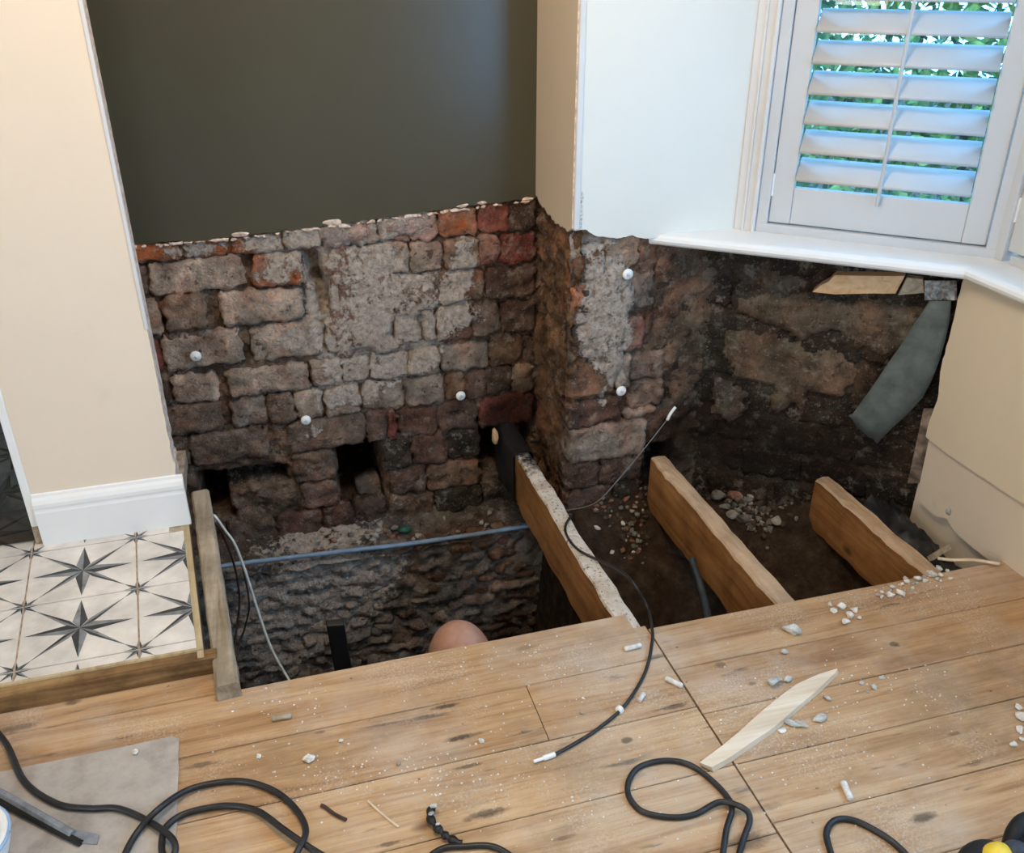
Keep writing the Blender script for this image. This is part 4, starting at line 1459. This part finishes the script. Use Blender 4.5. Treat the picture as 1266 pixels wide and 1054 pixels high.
# ------------------------------------------------------------------ white fixing plugs in the masonry
def plug(W, u, v, name, label, y=None, d=.004):
    p = on_y(u, v, y)
    root = tag(empty('fixing_plug', p), label, 'wall plug', 'white plugs in the brickwork')
    mb = MB()
    prof = [(-.05, .006), (.0, .006), (.001, .0165), (.004, .0165), (.0065, .014), (.0075, .0)]
    mb.sweep([p + W.n * (dd + d) for dd, _ in prof], [max(.0004, r) for _, r in prof], 14)
    cap = P(mb.build('cap', M['white_plastic'], None, True), root)
    mb = MB()
    mb.sweep([p + W.n * (.0085 + d), p + W.n * (.011 + d)], [.005, .0042], 10)
    P(mb.build('nail_head', M['white_trim'], None, True), cap)
plug(WB, 242, 439, '', 'white round plug in the brick nearest the cream partition', 2.712)
plug(WB, 378, 518, '', 'white round plug above the square hole in the brickwork', 2.712)
plug(WB, 569, 488, '', 'white round plug in the brickwork above the painted joist', 2.712)
plug(WR, 775, 338, '', 'upper white round plug in the grey brick pier', 2.366)
plug(WR, 767, 482, '', 'lower white round plug in the grey brick pier', 2.362)

# ------------------------------------------------------------------ below the sill: lead strip, timber block, foil
def bay(u, v, off=0.0):
    r = ray(u, v)
    n = Vector((.656, .755, 0))
    d = n.dot(Vector((1.345, 2.38, 0))) - off
    return CAM + r * ((d - n.dot(CAM)) / n.dot(r))
L_ = [(1149, 372), (1139, 388), (1125, 408), (1112, 429), (1096, 452), (1080, 476), (1064, 498), (1054, 512), (1049, 520)]
R_ = [(1176, 372), (1174, 396), (1169, 420), (1162, 444), (1152, 470), (1141, 491), (1122, 512), (1102, 530), (1084, 547)]
vs, fs = [], []
NW = 7
for i, (l, r) in enumerate(zip(L_, R_)):
    for k in range(NW + 1):
        t = k / NW
        off = .050 + .012 * math.sin(t * 3.1) + .010 * fbm((i * .4, t * 2, 0), 1.3, 3, 2) - .012 * (i / 8) ** 2
        u, v = l[0] + (r[0] - l[0]) * t, l[1] + (r[1] - l[1]) * t
        if i == len(L_) - 1:
            v += 5 * fbm((t, 0, 0), 6, 3, 4) + (7 if 0.1 < t < .35 else 0) * 0 - (6 if t < .2 else 0)
        vs.append(bay(u, v, off))
m0 = len(vs)
for p in list(vs):
    vs.append(p + Vector((.656, .755, 0)) * .004)
for i in range(len(L_) - 1):
    for k in range(NW):
        a = i * (NW + 1) + k
        fs.append((a, a + NW + 1, a + NW + 2, a + 1))
        fs.append((m0 + a, m0 + a + 1, m0 + a + NW + 2, m0 + a + NW + 1))
per = [k for k in range(NW + 1)] + [i * (NW + 1) + NW for i in range(1, len(L_))] + [(len(L_) - 1) * (NW + 1) + k for k in range(NW - 1, -1, -1)] + [i * (NW + 1) for i in range(len(L_) - 2, 0, -1)]
for i in range(len(per)):
    a, b = per[i], per[(i + 1) % len(per)]
    fs.append((a, b, m0 + b, m0 + a))
tag(mesh_obj('lead_strip', vs, fs, M['lead'], None, None, True), 'dull grey lead strip hanging diagonally below the sill corner', 'lead strip')
def block(name, quad, off0, off1, mat, label, cat, jag=False):
    vs = [bay(u, v, off1) for u, v in quad]
    vs = vs + [p + Vector((.656, .755, 0)) * (off1 - off0) for p in vs]
    n = len(quad)
    fs = [tuple(range(n - 1, -1, -1)), tuple(range(n, 2 * n))] + [(i, (i + 1) % n, n + (i + 1) % n, n + i) for i in range(n)]
    return tag(bevel(mesh_obj(name, vs, fs, M[mat]), .0015), label, cat)
block('timber_block', [(1004, 361), (1014, 353), (1024, 348), (1032, 340), (1076, 341), (1119, 341), (1113, 352), (1107, 363), (1070, 363), (1032, 364)], .0, .045, 'fresh_wood', 'pale split timber block wedged under the window sill', 'timber block')
block('dark_packer', [(1121, 343), (1141, 345), (1143, 362), (1110, 365)], .005, .035, 'old_batten', 'dark timber packer right of the pale block under the sill', 'packer')
fv = []
rnd = random.Random(3)
nu, nv = 12, 7
vs, fs = [], []
for j in range(nv + 1):
    for i in range(nu + 1):
        u, v = 1143 + 40 * i / nu, 347 + 24 * j / nv
        vs.append(bay(u, v, .045 + .022 * fbm((i * .7, j * .7, 0), 1.0, 3, 3)))
b0 = len(vs)
vs += [p + Vector((.656, .755, 0)) * .003 for p in vs]
w1 = nu + 1
for j in range(nv):
    for i in range(nu):
        a = j * w1 + i
        fs.append((a, a + w1, a + w1 + 1, a + 1))
        fs.append((b0 + a, b0 + a + 1, b0 + a + w1 + 1, b0 + a + w1))
tag(mesh_obj('crumpled_foil', vs, fs, M['foil']), 'crumpled grey foil tucked under the sill corner', 'foil')
# torn brown membrane beside the panel edge
vs, fs = [], []
for j in range(10):
    t = j / 9
    for i in range(4):
        u = 1138 + 22 * (1 - t) * (i / 3) + i * 3 - 20 * t * (1 - i / 3) + 4
        v = 505 + 92 * t
        vs.append(bay(u, v, .035 + .02 * fbm((i * .6, j * .5, 0), 1, 3, 7)))
b0 = len(vs)
vs += [p + Vector((.656, .755, 0)) * .003 for p in vs]
for j in range(9):
    for i in range(3):
        a = j * 4 + i
        fs.append((a, a + 4, a + 5, a + 1))
        fs.append((b0 + a, b0 + a + 1, b0 + a + 5, b0 + a + 4))
M['membrane'] = plain('torn_brown_membrane', (.20, .15, .12), .6, .3, .3, 40, .4)
tag(mesh_obj('torn_membrane', vs, fs, M['membrane']), 'torn brown membrane hanging beside the edge of the cream wall', 'membrane')

# ------------------------------------------------------------------ rubble in the hole
M['rubble_g'] = plain('grey_rubble', (.20, .185, .165), .95, .1, .25, 30, .6)
M['rubble_r'] = plain('red_rubble', (.26, .13, .085), .95, .1, .25, 30, .6)
M['rubble_w'] = plain('pale_rubble', (.34, .31, .27), .95, .1, .2, 30, .6)
M['rubble_d'] = plain('dark_rubble', (.10, .07, .052), .95, .1, .25, 30, .6)
def stone(name, p, size, mat, label, cat, group=None, seed=1, sub=2, rot=None, sink=.25):
    v, f = rock_geo(size, seed, sub)
    rnd = random.Random(seed)
    R = Matrix.Rotation(rnd.uniform(0, 6.3) if rot is None else rot, 3, 'Z') @ Matrix.Rotation(rnd.uniform(-.3, .3), 3, 'X')
    v = [R @ q for q in v]
    lo = min(q.z for q in v)
    o = mesh_obj(name, [q - Vector((0, 0, lo + sink * size[2])) for q in v], f, M[mat])
    o.location = p
    return tag(o, label, cat, group)
def ground_hit(u, v):
    r = ray(u, v)
    t = .0006
    for i in range(600):
        t += .00001
        q = CAM + r * t
        if q.z < gz(q.x, q.y):
            return Vector((q.x, q.y, gz(q.x, q.y)))
    return None
rnd = random.Random(11)
big = [(888, 618, .035, 'rubble_g'), (909, 617, .034, 'rubble_r'), (875, 604, .026, 'rubble_g'), (896, 632, .022, 'rubble_g'), (905, 642, .025, 'rubble_w'), (917, 646, .026, 'rubble_g'),
       (958, 650, .024, 'rubble_w'), (921, 606, .02, 'rubble_g'), (936, 612, .018, 'rubble_g'), (944, 632, .016, 'rubble_g')]
for i, (u, v, s_, mt) in enumerate(big):
    p = ground_hit(u, v)
    if p is None:
        continue
    lab = {'rubble_r': 'reddish brick fragment on top of the rubble heap between the joists', 'rubble_w': 'pale stone in the rubble heap between the joists', 'rubble_g': 'large grey stone in the rubble heap between the joists'}[mt]
    stone('rubble_stone', p, (s_, s_ * .8, s_ * .6), mt, lab, 'rubble', 'larger stones between the second and third joists', 100 + i)
for i in range(420):
    u, v = rnd.gauss(908, 26), rnd.gauss(632, 24)
    if not (868 < u < 985 and 596 < v < 690) or u < 868 + (v - 598) * .80 + 12:
        continue
    p = ground_hit(u, v)
    if p is None:
        continue
    s_ = rnd.uniform(.006, .019)
    stone('rubble_stone', p, (s_, s_ * .8, s_ * .7), rnd.choice(['rubble_g', 'rubble_g', 'rubble_w', 'rubble_d', 'rubble_d']), 'small grey stone scattered in the rubble between the joists', 'rubble', 'small stones between the joists', 200 + i, 1)
for i in range(230):
    u, v = rnd.uniform(700, 800), rnd.uniform(600, 700)
    if u < 690 + (v - 600) * .6 + 26:
        continue
    p = ground_hit(u, v)
    if p is None:
        continue
    s_ = rnd.uniform(.005, .014)
    stone('rubble_stone', p, (s_, s_ * .8, s_ * .7), rnd.choice(['rubble_g', 'rubble_d', 'rubble_w', 'rubble_d', 'rubble_r']), 'small stone in the soil below the brick pier', 'rubble', 'stones below the brick pier', 300 + i, 1)
for i, (u, v, s_) in enumerate(((715, 612, .012), (727, 612, .012), (738, 658, .016), (770, 650, .014), (757, 686, .014), (783, 683, .010))):
    p = ground_hit(u, v)
    if p is not None:
        stone('plaster_flake', p, (s_, s_ * .6, s_ * .5), 'plaster_white', 'white plaster flake on the soil below the brick pier', 'plaster flake', 'white flakes below the brick pier', 400 + i, 1)
for i in range(70):
    x = rnd.uniform(-.22, .70)
    y = rnd.uniform(2.585, 2.69)
    s_ = rnd.uniform(.005, .017)
    z = -.372 + .05 * ((y - 2.565) / .175) ** 2 + .004
    stone('rubble_stone', Vector((x, y, z)), (s_, s_ * .8, s_ * .7), rnd.choice(['rubble_g', 'rubble_d', 'rubble_w', 'rubble_g', 'rubble_r']), 'small stone on the debris ledge behind the blue pipe', 'rubble', 'stones on the pipe ledge', 500 + i, 1)
c = on_y(500, 652, 2.66)
v, f = rock_geo((.03, .02, .010), 91, 2)
M['green_plastic'] = plain('dark_green_plastic', (.02, .10, .07), .4, .4, .2, 20)
tag(mesh_obj('plastic_scrap', [p + Vector((c.x, 2.655, -.338)) for p in v], f, M['green_plastic'], None, None, True), 'dark green plastic scrap on the ledge behind the pipe', 'scrap')
# dark sacking right of the third joist and short timber off-cut
vs, fs = [], []
nu, nv = 16, 22
for j in range(nv + 1):
    for i in range(nu + 1):
        x, y = 1.668 + .128 * i / nu, 1.60 + .36 * j / nv
        vs.append(Vector((x, y, -.055 - .05 * (1 - j / nv) + .018 * math.sin(i / nu * 3.14) + .022 * fbm((x, y, 0), 18, 4, 4) + .01 * fbm((x, y, 0), 50, 2, 1))))
b0 = len(vs)
vs += [p - Vector((0, 0, .008)) for p in vs]
w1 = nu + 1
for j in range(nv):
    for i in range(nu):
        a = j * w1 + i
        fs.append((a, a + 1, a + w1 + 1, a + w1))
        fs.append((b0 + a, b0 + a + w1, b0 + a + w1 + 1, b0 + a + 1))
tag(mesh_obj('black_sheeting', vs, fs, M['black_cable'], None, None, True), 'crumpled black sheeting between the last joist and the cream wall', 'sheeting')
a, b = on_z(1150, 690, -.05), on_z(1172, 676, -.05)
mb = MB()
mb.sweep([a, b], .010, 4)
tag(mb.build('timber_offcut', M['old_batten']), 'short timber offcut lying beside the end of the last joist', 'offcut')
tube('lath_strip', [on_z(1160, 690, -.01), on_z(1178, 692, .004), on_z(1205, 692, .010), on_z(1236, 697, .012)], .0045, 'splinter', 'thin pale lath strip across the corner by the cream wall', 'lath')
tube('red_timber', [on_z(1072, 596, -.035), on_z(1100, 597, -.035), on_z(1128, 598, -.035)], .012, 'joist', 'reddish strip of timber behind the last joist end', 'timber strip')

# ------------------------------------------------------------------ person down in the hole
per = tag(empty('person', (.37, 1.72, -1.06)), 'person down in the hole, only the bald crown showing above the board edge', 'person')
def skin_body():
    J = [(.37, 1.66, -.72), (.37, 1.62, -.56), (.37, 1.64, -.42), (.372, 1.69, -.325), (.373, 1.725, -.265)]
    R = [.155, .165, .17, .085, .062]
    E = [(0, 1), (1, 2), (2, 3), (3, 4)]
    def chain(start, pts, rs):
        prev = start
        for p, r in zip(pts, rs):
            J.append(p); R.append(r); E.append((prev, len(J) - 1)); prev = len(J) - 1
    for sgn in (-1, 1):
        chain(2, [(.37 + sgn * .17, 1.63, -.41), (.37 + sgn * .175, 1.70, -.62), (.37 + sgn * .13, 1.86, -.74)], [.07, .05, .036])
        chain(0, [(.37 + sgn * .10, 1.64, -.76), (.37 + sgn * .16, 1.98, -.70), (.37 + sgn * .15, 1.86, -1.00)], [.10, .075, .05])
    me = bpy.data.meshes.new('clothing')
    me.from_pydata(J, E, [])
    o = bpy.data.objects.new('clothing', me)
    COL.objects.link(o)
    sk = o.modifiers.new('skin', 'SKIN')
    for i, r in enumerate(R):
        me.skin_vertices[0].data[i].radius = (r, r * .85)
    me.skin_vertices[0].data[0].use_root = True
    ss = o.modifiers.new('sub', 'SUBSURF')
    ss.levels = ss.render_levels = 2
    me.materials.append(M['cloth'])
    return o
P(skin_body(), per)
def head():
    vs, fs = ico(4)
    C = Vector((.372, 1.775, -.193))
    out = []
    for v in vs:
        x, y, z = v
        # facing away from the camera (+y), chin tucked down
        p = Vector((x * .086, y * .102, z * .116))
        if z < 0:
            p.x *= 1 - .25 * z * z
            p.y += .02 * -z if y > 0 else 0
            if y < 0:
                p.y *= 1 - .25 * min(1, -z * 1.2)
        # nose, brow, eye sockets and mouth on the hidden face
        nx = math.exp(-((x / .16) ** 2))
        p.y += .020 * nx * math.exp(-(((z + .25) / .16) ** 2)) * (y > 0)
        p.y += .006 * math.exp(-(((z - .12) / .08) ** 2)) * (y > .3)
        for sg in (-1, 1):
            p.y -= .010 * math.exp(-(((x - sg * .38) / .15) ** 2) - ((z + .02) / .1) ** 2) * (y > 0)
            e = math.exp(-(((y + .02) / .14) ** 2) - ((z + .12) / .24) ** 2)
            if sg * x > .7:
                p.x += sg * .016 * e
        p.y -= .004 * nx * math.exp(-(((z + .56) / .04) ** 2)) * (y > 0)
        out.append(Matrix.Rotation(-.35, 3, 'X') @ p + C)
    return mesh_obj('head', out, fs, M['skin'], None, None, True)
P(head(), per)

# ------------------------------------------------------------------ things on the boards
# grey hardboard sheet
q = [on_z(0, 955), on_z(216, 912), on_z(219, 1054)]
x1, y1 = -.290, 1.519
edge = []
poly = [(-1.2, .95), (x1 + .006, .95)]
for i in range(14):
    t = i / 13
    poly.append((x1 + .008 - .004 * t + .003 * fbm((0, t, 0), 9, 3), .96 + (y1 - .97) * t))
for i in range(12):
    t = i / 11
    poly.append((x1 - .012 - .55 * t, y1 + .002 * fbm((t, 0, 0), 12, 3, 3)))
poly.append((-1.2, y1 + .004))
mb = MB()
mb.prism(poly, .0012, .0052)
tag(mb.build('hardboard_sheet', M['sheet']), 'thin grey hardboard sheet lying on the boards at lower left', 'board')

def floor_cable(label, pts, r=.0062, lift=0.0, sides=10, group=None):
    P3 = []
    for t in pts:
        u, v = t[0], t[1]
        z = t[2] if len(t) > 2 else r
        P3.append(on_z(u, v, z + lift))
    mb = MB()
    mb.sweep(spline(P3, 9), r, sides)
    return tag(mb.build('power_cable', M['black_cable'], None, True), label, 'cable', group)
lz = .0115
floor_cable('black power cable coiled over the hardboard edge at lower left',
            [(-40, 868, lz), (5, 915, lz), (30, 965, lz), (70, 993, lz), (110, 999, lz), (145, 999, lz), (180, 1013, lz), (210, 1033, .020), (217, 1050, .018), (208, 1062, .012), (200, 1050, .012), (204, 1024, .012), (225, 1007, .008),
             (260, 998, .008), (290, 996, .008), (320, 1003, .010), (352, 1026, .018), (390, 1052, .014), (440, 1080, .008)], .0062)
floor_cable('black power cable arching in a wide loop beside the hardboard',
            [(140, 1110, lz), (152, 1062, lz), (170, 1028, .014), (196, 1000, .026), (230, 977, .012), (270, 967, .007), (305, 966, .007), (340, 978, .007), (366, 1000, .008), (378, 1025, .016), (370, 1048, .022), (352, 1078, .012)], .0062)
floor_cable('black power cable knotted in a small loop below the splinter',
            [(905, 1090), (918, 1040), (927, 1012, .010), (918, 998, .020), (890, 991, .012), (860, 1006), (830, 1010), (795, 1003), (778, 985), (777, 966), (790, 948), (820, 940), (850, 944), (875, 960), (898, 983, .007), (905, 1000, .008), (898, 1025, .007), (893, 1060), (888, 1100)], .0058)
floor_cable('black power cable bend standing near the yellow tool', [(1040, 1090), (1026, 1050), (1022, 1028), (1032, 1014), (1052, 1013), (1078, 1024), (1110, 1046), (1150, 1090)], .0062)
floor_cable('black power cable just entering at the bottom centre', [(500, 1090), (540, 1052), (575, 1046), (615, 1048), (660, 1080)], .0058)

# pry bar
pb = tag(empty('pry_bar', on_z(60, 1010, .01)), 'black and steel flat pry bar on the hardboard at lower left', 'pry bar')
A_, B_ = on_z(-30, 962, .020), on_z(90, 1031, .014)
mb = MB()
mb.sweep([A_, A_ + (B_ - A_) * .5, B_], [.0085, .0085, .0085], 6)
P(bevel(mb.build('shaft', M['steel']), .001), pb)
mb = MB()
A2, B2 = on_z(-30, 975, .012), on_z(100, 1042, .010)
mb.sweep([A2, B2], .007, 6)
P(mb.build('shaft_side', M['black_metal']), pb)
mb = MB()
c0, c1, c2, c3 = on_z(84, 1022, .014), on_z(122, 1031, .010), on_z(120, 1043, .0075), on_z(86, 1040, .010)
mb.add([c0, c1, c2, c3] + [p - Vector((0, 0, .004)) for p in (c0, c1, c2, c3)], [(0, 1, 2, 3), (7, 6, 5, 4), (0, 4, 5, 1), (1, 5, 6, 2), (2, 6, 7, 3), (3, 7, 4, 0)])
P(mb.build('claw', M['steel']), pb)

# white tub at the corner
tb = tag(empty('plastic_tub', on_z(-52, 1060, 0)), 'white rounded plastic tub cut off at the lower left corner', 'tub')
cc = on_z(-44, 1068, .0055)
mb = MB()
prof = [(.0, .0), (.060, .0), (.074, .006), (.082, .030), (.084, .060), (.080, .064), (.074, .060), (.070, .03), (.060, .012), (0, .010)]
vs, fs = [], []
S = 28
for r, z in prof:
    for k in range(S):
        an = 2 * math.pi * k / S
        vs.append(cc + Vector((r * math.cos(an), r * math.sin(an), z)))
for i in range(len(prof) - 1):
    for k in range(S):
        fs.append((i * S + k, i * S + (k + 1) % S, (i + 1) * S + (k + 1) % S, (i + 1) * S + k))
mb.add(vs, fs)
P(mb.build('bowl', M['white_plastic'], None, True), tb)
mb = MB()
mb.sweep([cc + Vector((.0855 * math.cos(2 * math.pi * k / 28), .0855 * math.sin(2 * math.pi * k / 28), .056)) for k in range(29)], .0035, 6)
M['blue_rim'] = plain('pale_blue_plastic', (.35, .52, .75), .4, .4, .05, 20)
P(mb.build('rim', M['blue_rim'], None, True), tb)

# power tool at lower right
pt = tag(empty('power_tool', on_z(1250, 1075, 0)), 'black and yellow power tool cut off at the lower right corner', 'power tool')
o_ = on_z(1262, 1080, .0)
def ell(c, r, mat, nm, rot=0.0, sub=3, tilt=0.0):
    v, f = ico(sub)
    R = Matrix.Rotation(rot, 3, 'Z') @ Matrix.Rotation(tilt, 3, 'Y')
    P(mesh_obj(nm, [R @ Vector((p.x * r[0], p.y * r[1], p.z * r[2])) + c for p in v], f, M[mat], None, None, True), pt)
ell(on_z(1216, 1068, .03), (.058, .040, .032), 'rubber', 'front_guard', .25)
ell(on_z(1232, 1064, .045), (.034, .028, .034), 'yellow', 'body_shell', .3)
ell(on_z(1254, 1060, .045), (.028, .026, .034), 'navy', 'motor_housing', .3)
mb = MB()
mb.sweep(spline([on_z(1250, 1046, .03), on_z(1256, 1028, .045), on_z(1270, 1014, .05), on_z(1300, 1012, .05), on_z(1330, 1030, .04)], 6), .016, 10)
P(mb.build('handle', M['rubber'], None, True), pt)
ell(on_z(1282, 1070, .035), (.06, .05, .035), 'rubber', 'grip', .3)

# splinter of wood
sp = [(1035, 826), (1012, 833), (985, 845), (962, 862), (940, 880), (915, 903), (892, 922), (865, 942), (880, 948), (905, 934), (925, 920), (955, 900), (985, 874), (1010, 853), (1034, 830)]
top = [on_z(u, v, .011 + .004 * (1 - abs(i - 7) / 7)) for i, (u, v) in enumerate(sp)]
n = len(top)
bot = [Vector((p.x, p.y, .0015)) for p in [p_ + Vector((.004, -.002, 0)) for p_ in top]]
fs = [tuple(range(n)), tuple(range(2 * n - 1, n - 1, -1))] + [(i, n + i, n + (i + 1) % n, (i + 1) % n) for i in range(n)]
fs = [tuple(reversed(f)) for f in fs]
spo = mesh_obj('wood_splinter', top + bot, fs, M['splinter'])
bm = bmesh.new(); bm.from_mesh(spo.data); bmesh.ops.recalc_face_normals(bm, faces=bm.faces); bmesh.ops.triangulate(bm, faces=[f for f in bm.faces if len(f.verts) > 4]); bm.to_mesh(spo.data); bm.free()
tag(spo, 'long pale pointed wood splinter lying on the boards', 'wood splinter')

def chip(name, u, v, size, mat, label, cat, seed, rot=None, group=None, sub=2):
    return stone(name, on_z(u, v, 0.0), size, mat, label, cat, group, seed, sub, rot, -.02)
chip('plaster_chunk', 978, 781, (.026, .013, .013), 'plaster_grey', 'long curved grey plaster chunk near the middle joist', 'plaster chunk', 601, -.75, sub=3)
chip('plaster_chunk', 969, 807, (.009, .008, .007), 'plaster_grey', 'small grey plaster pebble below the curved chunk', 'plaster chunk', 602)
chip('plaster_chunk', 956, 846, (.019, .012, .010), 'plaster_grey', 'crumbly grey plaster lump left of the splinter tip', 'plaster chunk', 603, .3)
chip('plaster_chunk', 973, 842, (.013, .008, .008), 'plaster_grey', 'grey plaster lump touching the splinter tip', 'plaster chunk', 604, .2)
chip('plaster_shard', 978, 896, (.021, .008, .006), 'plaster_grey', 'flat grey plaster shard under the right side of the splinter', 'plaster shard', 605, -.6)
chip('plaster_shard', 989, 897, (.018, .006, .006), 'plaster_grey', 'second narrow grey shard lying against the flat one', 'plaster shard', 606, -.8)
chip('plaster_shard', 967, 904, (.010, .006, .004), 'plaster_white', 'small white shard left of the grey shards', 'plaster shard', 607, .2)
chip('plaster_shard', 1013, 889, (.020, .012, .007), 'plaster_grey', 'rounded grey shard right of the splinter', 'plaster shard', 608, .1)
chip('plaster_shard', 1022, 865, (.012, .005, .006), 'plaster_grey', 'thin grey shard standing near the splinter point', 'plaster shard', 609, -1.0)
def plug_piece(u, v, u2, v2, label, r=.0065, mat='plaster_white'):
    mb = MB()
    a, b = on_z(u, v, r * 1.05), on_z(u2, v2, r * 1.05)
    pts = [a, a + (b - a) * .06, a + (b - a) * .5, a + (b - a) * .94, b]
    mb.sweep(pts, [r * .6, r, r * .9, r, r * .55], 9)
    return tag(mb.build('mortar_plug', M[mat], None, True), label, 'mortar plug', 'cylindrical plugs on the boards')
plug_piece(772, 802, 793, 797, 'white drilled plug left of the thin cable near the painted joist')
plug_piece(823, 838, 844, 848, 'white drilled plug right of the thin cable')
plug_piece(1042, 966, 1052, 988, 'pale drilled plug standing alone near the lower right', .0070)
plug_piece(336, 888, 361, 884, 'brown drilled plug below the batten end', .0065, 'old_batten')
plug_piece(790, 866, 796, 857, 'stubby white plug beside the bead on the thin cable', .0060)
mb = MB()
cbd = on_z(766, 877, .006)
dirb = (on_z(775, 870, .006) - on_z(757, 886, .006)).normalized()
mb.sweep([cbd - dirb * .006, cbd - dirb * .004, cbd + dirb * .004, cbd + dirb * .006], [.006, .0095, .0095, .006], 12)
tag(mb.build('cable_bead', M['white_plastic'], None, True), 'white plastic bead threaded on the thin black cable', 'bead')
chip('plaster_chip', 383, 941, (.013, .012, .006), 'plaster_white', 'large white plaster chip left of centre on the boards', 'plaster chip', 620, sub=3)
chip('plaster_chip', 168, 934, (.007, .006, .006), 'plaster_white', 'white pebble of plaster on the grey hardboard', 'plaster chip', 621).location.z = .0052
chip('plaster_chip', 595, 917, (.007, .006, .006), 'plaster_white', 'white pebble of plaster beside a black stain', 'plaster chip', 622)
chip('plaster_chip', 422, 917, (.006, .005, .005), 'plaster_white', 'small white pebble behind the large chip', 'plaster chip', 623)
chip('plaster_chip', 493, 945, (.005, .005, .005), 'rubble_w', 'tiny buff pebble in the middle of the boards', 'plaster chip', 624)
chip('plaster_chip', 720, 882, (.005, .005, .004), 'rubble_w', 'tiny buff pebble left of the thin cable', 'plaster chip', 625)
chip('plaster_chip', 320, 936, (.008, .005, .004), 'plaster_white', 'flat white crumb above the cable loop', 'plaster chip', 626)
for i, (u, v, s_) in enumerate(((1030, 757, .012), (1040, 752, .014), (1050, 762, .013), (1044, 770, .012), (1056, 756, .012), (1026, 748, .008), (1062, 765, .008))):
    chip('plaster_lump', u, v, (s_, s_ * .7, s_ * .6), 'plaster_white', 'white lump in the little plaster heap near the middle joist end', 'plaster lump', 640 + i, None, 'plaster heap by the middle joist')
for i in range(34):
    t = i / 33
    u, v = 1086 + 84 * t + rnd.uniform(-5, 5), 736 - 26 * t + rnd.uniform(-7, 7)
    s_ = rnd.uniform(.005, .014)
    chip('plaster_lump', u, v, (s_, s_ * .7, s_ * .6), rnd.choice(['plaster_white', 'plaster_grey']), 'plaster lump in the trail along the board edge by the last joist', 'plaster lump', 660 + i, None, 'plaster trail by the last joist', 1)
for i, (u, v, s_) in enumerate(((1258, 875, .010), (1262, 888, .014), (1260, 903, .012), (1252, 922, .009), (1264, 915, .008))):
    chip('plaster_lump', u, v, (s_, s_ * .8, s_ * .5), 'plaster_white', 'white plaster lump at the right edge of the boards', 'plaster lump', 720 + i, None, 'plaster at the right edge')
for i, (u, v, s_) in enumerate(((1065, 845, .008), (1080, 850, .010), (1090, 838, .007), (1072, 855, .006))):
    chip('plaster_lump', u, v, (s_, s_ * .7, s_ * .4), 'plaster_grey', 'flat grey crumb right of the splinter point', 'plaster lump', 740 + i, None, 'crumbs right of the splinter')
def stick(name, pts, r, mat, label, cat):
    mb = MB()
    mb.sweep(spline([on_z(u, v, r * 1.1) for u, v in pts], 5), r, 6)
    return tag(mb.build(name, M[mat]), label, cat)
stick('rusty_nail', [(397, 995), (402, 997), (414, 1006), (428, 1013)], .0038, 'brown_cable', 'dark rusty nail lying beside the cable loops', 'nail')
stick('wood_splint', [(455, 990), (475, 1008), (493, 1022)], .0022, 'splinter', 'thin pale splint on the boards left of centre', 'splint')
tw = tag(empty('twisted_scrap', on_z(540, 1018, 0)), 'twisted black and silver scrap of tape on the boards', 'scrap')
mb = MB()
mb.sweep(spline([on_z(536, 995, .012), on_z(531, 1007, .010), on_z(538, 1020, .012), on_z(548, 1030, .009), on_z(556, 1036, .006), on_z(570, 1042, .004)], 6), [.004 + .005 * abs(math.sin(i * .55)) for i in range(31)], 7, flat=.6)
P(mb.build('tape', M['black_metal'], None, True), tw)
for i, (u, v, s_) in enumerate(((536, 996, .008), (533, 1005, .006), (541, 1018, .005))):
    v_, f_ = rock_geo((s_, s_ * .6, s_ * .5), 800 + i, 2)
    P(mesh_obj('foil_shred', [p + on_z(u, v, .019) for p in v_], f_, M['foil']), tw)
# fine crumbs nobody could count
vs, fs = [], []
iv, if_ = ico(1)
zones = [(700, 860, 130, 60, 170), (420, 960, 130, 40, 170), (560, 960, 90, 30, 160), (1060, 850, 110, 45, 150), (340, 870, 60, 22, 90), (950, 900, 90, 70, 140), (760, 1000, 120, 40, 90), (1120, 730, 60, 12, 110), (1100, 960, 100, 60, 80), (620, 810, 80, 16, 60)]
for (cu, cv, su, sv, cnt) in zones:
    for i in range(cnt):
        u, v = rnd.gauss(cu, su * .7), rnd.gauss(cv, sv * .7)
        p = on_z(u, v, 0)
        lim = 1.62 if p.x < .76 else 1.55 - .012 * (p.x - .8)
        if p.y > lim or p.x > 1.79 or p.y < .2 or (p.x < -.27 and p.y < 1.53):
            continue
        s_ = .0006 + .0020 * rnd.random() ** 2.2
        k = len(vs)
        vs += [Vector((q.x * s_ * rnd.uniform(.7, 1.5), q.y * s_, q.z * s_ * .7)) + p + Vector((0, 0, s_ * .5)) for q in iv]
        fs += [tuple(a + k for a in f) for f in if_]
cr = mesh_obj('plaster_crumbs', vs, fs, M['plaster_white'])
cr['kind'] = 'stuff'
tag(cr, 'fine pale plaster crumbs strewn over the floorboards', 'crumbs')
